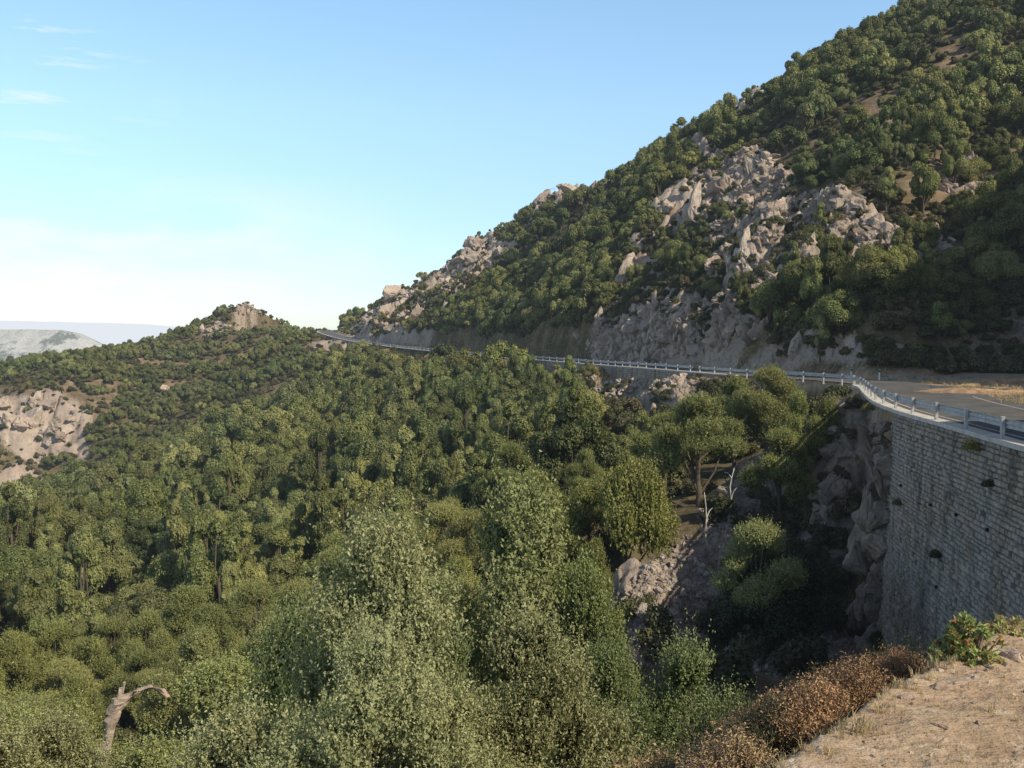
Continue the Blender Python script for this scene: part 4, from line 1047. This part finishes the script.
for k in range(5):
    yy, dz_ = ((36, 3.2), (40, 3.4), (44.5, 3.3), (33, 3.1), (38, 6.4), (42.5, 6.6), (47, 6.5), (35, 6.5), (46, 9.6))[k]
    q_, an = off_edge(arc_of(yy), -.13 - BATTER * dz_, -dz_)
    mb = MB(); mb.box((0, 0, 0), .11, .1, .11)
    o = ob('drain_hole', mb.mesh('drain_hole', [m_black]), W1); o.location = q_ - p0; o.rotation_euler = (0, 0, an)
for k, (yy, dz_, lb) in enumerate(((34.3, -.55, 'yellowish tuft of plants hanging from the top of the wall, right one'), (56.5, -.5, 'yellowish tuft at the far top end of the wall'), (52, -1.1, 'small dry tuft in the joints of the wall'), (33, -1.6, 'dry brown tuft below the hanging yellowish one'), (45.5, -4.2, 'small green tuft halfway up the tall wall'), (39, -5.2, 'small green tuft low on the near part of the tall wall'))):
    q_, an = off_edge(arc_of(yy), -.25 - BATTER * abs(dz_), dz_)
    if k > 5: dz_ = dz_
    o = ob('wall_plant', tuft_mesh('wall_plant', k + 3, M_TUFT if k < 2 else M_SHRUB, .42 if k < 2 else .25, .42 if k < 2 else .25, 900, .09), label=lb, category='plant', group='plants growing out of the wall'); o.location = q_

# ------------------------------------------------------------------ foreground ledge: rusty bushes, spurge, stones, grass
def twig_bush(name, seed, m_leaf, r, h, nst, lsz, nleaf, bare=.3):
    rng = np.random.default_rng(seed); mb = MB(); C = []; D = []; T = []
    for k in range(nst):
        a = rng.uniform(0, 6.28); sp_ = rng.uniform(.1, 1) ; e = Vector((math.cos(a) * r * sp_, math.sin(a) * r * sp_, h * rng.uniform(.55, 1) * (1.15 - .45 * sp_)))
        m_ = e * .5 + Vector((math.cos(a) * r * .12, math.sin(a) * r * .12, h * .05)); s0 = Vector((math.cos(a) * .12 * r, math.sin(a) * .12 * r, -.05))
        mb.add(*tube([s0, m_, e], [.006, .004, .0015], 3))
        for q_ in range(nleaf):
            t = rng.uniform(bare, 1.02); pt_ = m_ * (1 - t) * 2 + (e * (2 * t - 1)) if t > .5 else s0 * (1 - 2 * t) + m_ * 2 * t
            C.append(tuple(pt_ + Vector(rng.normal(0, .022 * (h / .5), 3)))); D.append(tuple(rng.normal(0, .6, 3) + np.array([math.cos(a) * .4, math.sin(a) * .4, .6]))); T.append(.15 + .6 * t)
    V, Fq, t = leaves(np.array(C), np.array(D), lsz, .3, .4, np.array(T), rng)
    return new_mesh(name, V, Fq, [m_leaf], {'tone': ('FACE', 'FLOAT', t)}), mb.mesh('stems', [M_TWIG])
M_TWIG = bark_mat('dry_twigs', (.12, .08, .055), (.3, .23, .17))
def bush(kind, x, y, r, h, label, group, m_leaf, seed, cat='bush', nst=420, lsz=.02, nl=40, dz=0):
    z = float(zgrid(np.array([x]), np.array([y]))[0]); t = empty(kind, (x, y, z + dz), label, cat, group)
    a, b_ = twig_bush(kind + '_leaves', seed, m_leaf, r, h, nst, lsz, nl); ob('foliage', a, t); ob('stems', b_, t); return t
GBu = 'dry rusty bushes along the ledge'
def bush_at(px, py_top, d, r, h, *a, **k):
    x, y, z = P(px, py_top, d); zg = float(zgrid(np.array([x]), np.array([y]))[0])
    return bush(a[0], x, y, r, h, *a[1:], dz=(z - h) - zg, **k)
bush_at(900, 652, 6.6, .36, .42, 'dry_bush', 'rust-red dry bush nearest the spurge plant', GBu, M_RUST, 31)
bush_at(855, 660, 6.3, .36, .44, 'dry_bush', 'rust-red dry bush second from the spurge plant', GBu, M_RUST, 32)
bush_at(812, 680, 5.9, .34, .46, 'dry_bush', 'brown dry bush in the middle of the ledge row', GBu, M_RUST, 33)
bush_at(775, 702, 5.9, .32, .44, 'dry_bush', 'brown dry bush with some green at the ledge row', GBu, M_SHRUB, 34)
bush_at(768, 708, 6.2, .36, .46, 'dry_bush', 'pale brown dry bush behind the greenish one', GBu, M_RUST, 39)
bush_at(735, 732, 5.5, .34, .46, 'dry_bush', 'lowest rusty bush of the row at the bottom edge', GBu, M_RUST, 35)
bush_at(845, 700, 6.1, .2, .26, 'dry_bush', 'small green-grey bush in front of the rusty ones', GBu, M_SHRUB, 36, nst=120)
bush_at(1012, 618, 8.6, .28, .3, 'dry_bush', 'brownish bush at the right edge behind the ledge', GBu, M_RUST, 37, nst=140)
GU = 'green shrubs on the slope under the ledge'
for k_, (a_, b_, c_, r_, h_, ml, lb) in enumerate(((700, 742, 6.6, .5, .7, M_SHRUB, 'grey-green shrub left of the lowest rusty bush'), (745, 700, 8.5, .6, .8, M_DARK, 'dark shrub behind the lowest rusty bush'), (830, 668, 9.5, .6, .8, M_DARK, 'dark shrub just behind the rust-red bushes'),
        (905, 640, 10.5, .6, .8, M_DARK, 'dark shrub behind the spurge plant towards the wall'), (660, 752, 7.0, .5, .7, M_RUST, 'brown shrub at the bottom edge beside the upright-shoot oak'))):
    bush_at(a_, b_, c_, r_, h_, 'shrub', lb, GU, ml, seed=50 + k_, nst=200, lsz=.028, nl=60)
# spurge with leafy rosettes
def spurge(px, py_top, d, r, h, label, seed):
    x, y, z = P(px, py_top, d); zg = float(zgrid(np.array([x]), np.array([y]))[0]); t = empty('spurge_plant', (x, y, z - h), label, 'plant', 'spurge plants on the ledge')
    rng = np.random.default_rng(seed); mb = MB(); C = []; D = []; T = []; Cr = []; Dr = []
    for k in range(60):
        a = rng.uniform(0, 6.28); s_ = math.sqrt(rng.uniform(0, 1)); e = Vector((math.cos(a) * r * s_, math.sin(a) * r * s_, h * rng.uniform(.3, 1) * (1.1 - .5 * s_ * s_)))
        mb.add(*tube([Vector((0, 0, -.1)), e * .5 + Vector((e.x, e.y, 0)) * .2, e], [.01, .008, .006], 5))
        for q_ in range(26):
            f = rng.uniform(0, 6.28); u = rng.uniform(0, 1); dd = np.array([math.cos(f), math.sin(f), .5 + u]); dd /= np.linalg.norm(dd)
            c_ = np.array(e) + dd * .028 + np.array([0, 0, -.05 * (1 - u) - .0])
            (C if rng.random() < .86 else Cr).append(c_); (D if len(C) > len(D) else Dr).append(np.cross(dd, rng.normal(0, 1, 3)) * .7 + np.array([0, 0, .6]))
        T += []
    C = np.array(C); D = np.array(D)[:len(C)]; V, Fq, tt = leaves(C, D, .055, .32, .2, rng.uniform(.3, .9, len(C)), rng)
    ob('leaves', new_mesh('leaves', V, Fq, [M_SPURGE], {'tone': ('FACE', 'FLOAT', tt)}), t)
    Cr = np.array(Cr); Dr = np.array(Dr)[:len(Cr)] if len(Dr) >= len(Cr) else np.ones((len(Cr), 3)); V, Fq, tt = leaves(Cr, Dr, .05, .4, .2, None, rng)
    ob('red_leaves', new_mesh('red_leaves', V, Fq, [M_REDLEAF], {'tone': ('FACE', 'FLOAT', tt)}), t)
    ob('stems', mb.mesh('stems', [M_TWIG], True), t)
spurge(966, 620, 6.2, .2, .30, 'light green spurge with reddish leaf rosettes at the ledge end', 1)
spurge(1010, 622, 6.9, .2, .24, 'smaller dry spurge at the right edge behind the ledge', 2)
GS = 'stones along the ledge'
def ledge_stone(px, py, d, sx, sy, sz, label, me, rz=0):
    x, y, z = P(px, py, d); zg = float(zgrid(np.array([x]), np.array([y]))[0])
    o = ob('stone', me, label=label, category='stone', group=GS); o.location = (x, y, max(zg, zg) + sz * .2); o.scale = (sx, sy, sz); o.rotation_euler = (0, 0, rz)
ledge_stone(948, 686, 5.6, .16, .09, .055, 'flat grey edge stone under the spurge plant', ROCKSN[0], .7)
ledge_stone(905, 700, 5.3, .08, .06, .04, 'small edge stone left of the flat grey one', ROCKSN[1], .3)
ledge_stone(822, 762, 4.12, .10, .07, .045, 'pale flat rock at the bottom edge of the ledge', ROCKSN[2], .2)
ledge_stone(930, 733, 4.45, .028, .02, .014, 'small pale stone on the bare gravel', ROCKSN[1], 1)
ledge_stone(1010, 655, 6.3, .12, .1, .08, 'grey stone at the right edge of the ledge', ROCKSN[0], 2)
ledge_stone(990, 668, 6.0, .05, .04, .03, 'little brown stone near the right edge', ROCKSN[2], 2)
rs_ = random.Random(5)
for k_ in range(16):
    y_ = rs_.uniform(4.0, 8); x_ = .55 * y_ - 1.15 + rs_.uniform(-.1, .7) * (1 if k_ % 2 else .3)
    sz_ = rs_.uniform(.015, .05); z_ = float(zgrid(np.array([x_]), np.array([y_]))[0])
    o = ob('stone', rs_.choice(ROCKSN), label='small loose stone lying at the crumbling edge of the ledge', category='stone', group=GS); o.location = (x_, y_, z_ + sz_ * .1); o.scale = (sz_ * 1.3, sz_, sz_ * .6); o.rotation_euler = (0, 0, rs_.uniform(0, 6))
# gravel and dry grass
n_ = 5200
gx = RNG.uniform(.3, 6.5, n_); gy = RNG.uniform(2.6, 10, n_); gs, grz, _ = edge_info(gx, gy); k = (gs > .3) & (gs < 4); gx = gx[k]; gy = gy[k]; gz = zgrid(gx, gy)
s = .004 + .024 * RNG.random(len(gx)) ** 4
scatter('gravel', [make_rock(s_, M_ROCKN, 1, (1, 1, .8), .04) for s_ in (31, 32)], np.stack([gx, gy, gz], -1), RNG.uniform(0, 6, (len(gx), 3)), np.stack([s, s, s * .7], -1), 'fine gravel strewn over the dry earth ledge', 'gravel')
def grass_mesh(seed, n_=26, h=.16):
    rnd = random.Random(seed); V = []; Fc = []; T = []
    for q_ in range(n_):
        a = rnd.uniform(0, 6.28); b0 = Vector((rnd.gauss(0, .025), rnd.gauss(0, .025), -.01)); ln_ = h * rnd.uniform(.4, 1.1); le = rnd.uniform(.15, .8); w_ = .0028
        d = Vector((math.cos(a), math.sin(a), 0)); sd = Vector((-d.y, d.x, 0)) * w_; o = len(V)
        m_ = b0 + d * ln_ * le * .35 + Vector((0, 0, ln_ * .6)); e = b0 + d * ln_ * le + Vector((0, 0, ln_ * (1 - le * .35)))
        V += [b0 - sd, b0 + sd, m_ + sd, m_ - sd, e + sd * .2, e - sd * .2]; Fc += [(o, o + 1, o + 2, o + 3), (o + 3, o + 2, o + 4, o + 5)]; t = rnd.random(); T += [t, t]
    return new_mesh('grass', V, Fc, [M_STRAW], {'tone': ('FACE', 'FLOAT', T)})
n_ = 9000
gx = RNG.uniform(-.2, 7, n_); gy = RNG.uniform(2.4, 11, n_); gs, grz, _ = edge_info(gx, gy)
pr_ = np.exp(-((gs - .0) / .28) ** 2) * 1.2 + .03 + .10 * (vnoise(gx * 2.2, gy * 2.2, 9) > .35)
k = (gs > -.4) & (gs < 3.5) & (RNG.random(n_) < pr_ * .8); gx = gx[k]; gy = gy[k]; gs = gs[k]; gz = zgrid(gx, gy)
s = RNG.uniform(.35, 1.1, len(gx)) * np.where(gs > .4, .3, .55) * np.where(RNG.random(len(gx)) < .12, 1.6, 1)
scatter('dry_grass', [grass_mesh(q_) for q_ in range(4)], np.stack([gx, gy, gz], -1), np.stack([0 * s, 0 * s, RNG.uniform(0, 6, len(s))], -1), np.stack([s, s, s], -1), 'straw coloured dry grass along the ledge edge', 'grass')
# dry grass banks by the road bend and far shoulders
n_ = 16000
al = RNG.uniform(arc_of(57), arc_of(330), n_); of = np.where(RNG.random(n_) < .35, RNG.uniform(-2.5, -.2, n_), ROADW + RNG.uniform(.3, 5, n_))
pp = np.array([tuple(off_edge(a, o_)[0]) for a, o_ in zip(al, of)]); gz = zgrid(pp[:, 0], pp[:, 1]); keep = (pp[:, 1] > 105) | (of < 0) | (RNG.random(n_) < .25); pp = pp[keep]; gz = gz[keep]; n_ = len(pp); s = RNG.uniform(1.6, 3.2, n_)
scatter('roadside_grass', [grass_mesh(q_ + 9, 16, .2) for q_ in range(3)], np.stack([pp[:, 0], pp[:, 1], gz], -1), np.stack([0 * s, 0 * s, RNG.uniform(0, 6, n_)], -1), np.stack([s, s, s * .7], -1), 'dry grass along the road shoulders', 'grass')

# ------------------------------------------------------------------ far mountains
def far_range(name, prof, d, depth, base, m, label, seed, amp, sc):
    """prof: photo points of its crest; a ridge solid with a rough front and back slope"""
    xs = np.linspace(prof[0][0], prof[-1][0], 260); ys = np.interp(xs, [q_[0] for q_ in prof], [q_[1] for q_ in prof])
    cr = np.array([P(a, b_, d) for a, b_ in zip(xs, ys)]); rows = np.linspace(-1, 1, 60); V = []
    for t in rows:
        yy = d + t * depth; x_ = cr[:, 0] * (1 + (yy - d) / d * .3); h_ = cr[:, 2] + (base - cr[:, 2]) * abs(t) ** .9
        nz = fbm(x_, np.full_like(x_, yy) * 1.0, sc, 6, seed) * amp * (.15 + min(abs(t) * 2, .85))
        rg = -np.abs(fbm(x_, np.full_like(x_, yy), sc * .5, 4, seed + 7)) * amp * .9
        V.append(np.stack([x_, np.full_like(x_, yy), h_ + nz + rg * (abs(t) > .02)], -1))
    V = np.array(V).reshape(-1, 3); nx_ = 260; i = np.arange(59)[:, None]; j = np.arange(nx_ - 1)[None]
    q_ = np.stack([i * nx_ + j, i * nx_ + j + 1, (i + 1) * nx_ + j + 1, (i + 1) * nx_ + j], -1).reshape(-1, 4)
    ob(name, new_mesh(name, V, q_, [m], smooth=True), kind='structure', label=label)
m_lime, nt = mat('limestone_hill'); p = pos(nt)
c = ramp(nt, tex(nt, .012, p, det=10, rough=.75), [(.40, (.36, .35, .33)), (.5, (.46, .45, .42)), (.58, (.10, .115, .09))])
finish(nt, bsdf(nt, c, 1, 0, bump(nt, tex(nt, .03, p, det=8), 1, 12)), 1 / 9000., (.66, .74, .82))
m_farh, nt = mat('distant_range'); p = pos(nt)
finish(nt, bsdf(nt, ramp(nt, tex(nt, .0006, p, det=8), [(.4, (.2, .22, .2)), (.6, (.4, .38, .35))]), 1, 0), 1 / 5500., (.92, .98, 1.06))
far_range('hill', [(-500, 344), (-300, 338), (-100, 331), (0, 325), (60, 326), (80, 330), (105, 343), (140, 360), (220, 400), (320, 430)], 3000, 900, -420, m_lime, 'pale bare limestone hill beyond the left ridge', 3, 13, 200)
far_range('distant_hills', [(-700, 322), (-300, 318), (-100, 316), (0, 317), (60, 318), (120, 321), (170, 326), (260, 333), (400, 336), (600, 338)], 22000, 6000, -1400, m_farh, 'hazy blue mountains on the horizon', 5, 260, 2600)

# ------------------------------------------------------------------ sky and sun
SUN_AZ = R(130)   # measured clockwise from the viewing direction (+y)
SUN_EL = R(39)
wd = bpy.data.worlds.new('World'); scene.world = wd; wd.use_nodes = True; nt = wd.node_tree; nt.nodes.clear()
sky = nt.nodes.new('ShaderNodeTexSky'); sky.sky_type = 'NISHITA'; sky.sun_disc = False; sky.sun_elevation = SUN_EL; sky.sun_rotation = SUN_AZ
sky.altitude = 900; sky.air_density = 1.0; sky.dust_density = 1.2; sky.ozone_density = 1.2
tc = nt.nodes.new('ShaderNodeTexCoord'); sx = nt.nodes.new('ShaderNodeSeparateXYZ'); L(nt, tc.outputs['Generated'], sx.inputs[0])
mp = nt.nodes.new('ShaderNodeMapping'); L(nt, tc.outputs['Generated'], mp.inputs[0]); mp.inputs['Scale'].default_value = (1, 1, 3.2)
cn = tex(nt, 3.6, mp.outputs[0], det=8, rough=.55)
lowb = ramp(nt, sx.outputs[2], [(.0, .6), (.05, .9), (.1, .8), (.16, .0)])
hib = ramp(nt, sx.outputs[2], [(.22, 0), (.3, .18), (.42, .0)])
left = ramp(nt, math_(nt, 'ADD', math_(nt, 'MULTIPLY', sx.outputs[0], -1.0), 0.0), [(.1, 0), (.35, 1)])
cl = math_(nt, 'MULTIPLY', ramp(nt, cn, [(.42, 0), (.56, 1)]), math_(nt, 'MULTIPLY', lowb, left))
mp2 = nt.nodes.new('ShaderNodeMapping'); L(nt, tc.outputs['Generated'], mp2.inputs[0]); mp2.inputs['Scale'].default_value = (1, 1, 7)
cn2 = tex(nt, 7, mp2.outputs[0], det=8, rough=.6)
cl2 = math_(nt, 'MULTIPLY', ramp(nt, cn2, [(.56, 0), (.7, 1)]), math_(nt, 'MULTIPLY', ramp(nt, sx.outputs[2], [(.14, 0), (.24, .8), (.4, .8)]), ramp(nt, math_(nt, 'MULTIPLY', sx.outputs[0], -1.0), [(.3, 0), (.42, 1)])))
bright = ramp(nt, sx.outputs[2], [(0, (1.3, 1.4, 1.55)), (.05, (1.3, 1.38, 1.5)), (.12, (1.5, 1.6, 1.66)), (.22, (1.9, 2.02, 1.92)), (.36, (2.05, 2.3, 2.15)), (.48, (1.1, 1.0, .95)), (.8, (.8, .75, .7))])
c = mix(nt, 1, sky.outputs[0], bright, 'MULTIPLY')
c = mix(nt, math_(nt, 'ADD', cl, cl2, True), c, (9.2, 9.2, 9.3))
bg = nt.nodes.new('ShaderNodeBackground'); L(nt, c, bg.inputs[0]); bg.inputs[1].default_value = .112
wo = nt.nodes.new('ShaderNodeOutputWorld'); L(nt, bg.outputs[0], wo.inputs[0])
sl = bpy.data.lights.new('sun', 'SUN'); sl.energy = 5.0; sl.angle = R(.55); sl.color = (1, .9, .70)
so = bpy.data.objects.new('sun', sl); COL.objects.link(so)
dv = Vector((math.sin(SUN_AZ) * math.cos(SUN_EL), math.cos(SUN_AZ) * math.cos(SUN_EL), math.sin(SUN_EL)))
so.rotation_euler = dv.to_track_quat('Z', 'Y').to_euler(); so.location = dv * 50
scene.view_settings.view_transform = 'Standard'; scene.view_settings.look = 'None'; scene.view_settings.exposure = 0
scene.cycles.max_bounces = 3; scene.cycles.diffuse_bounces = 2; scene.cycles.glossy_bounces = 1; scene.cycles.transmission_bounces = 2
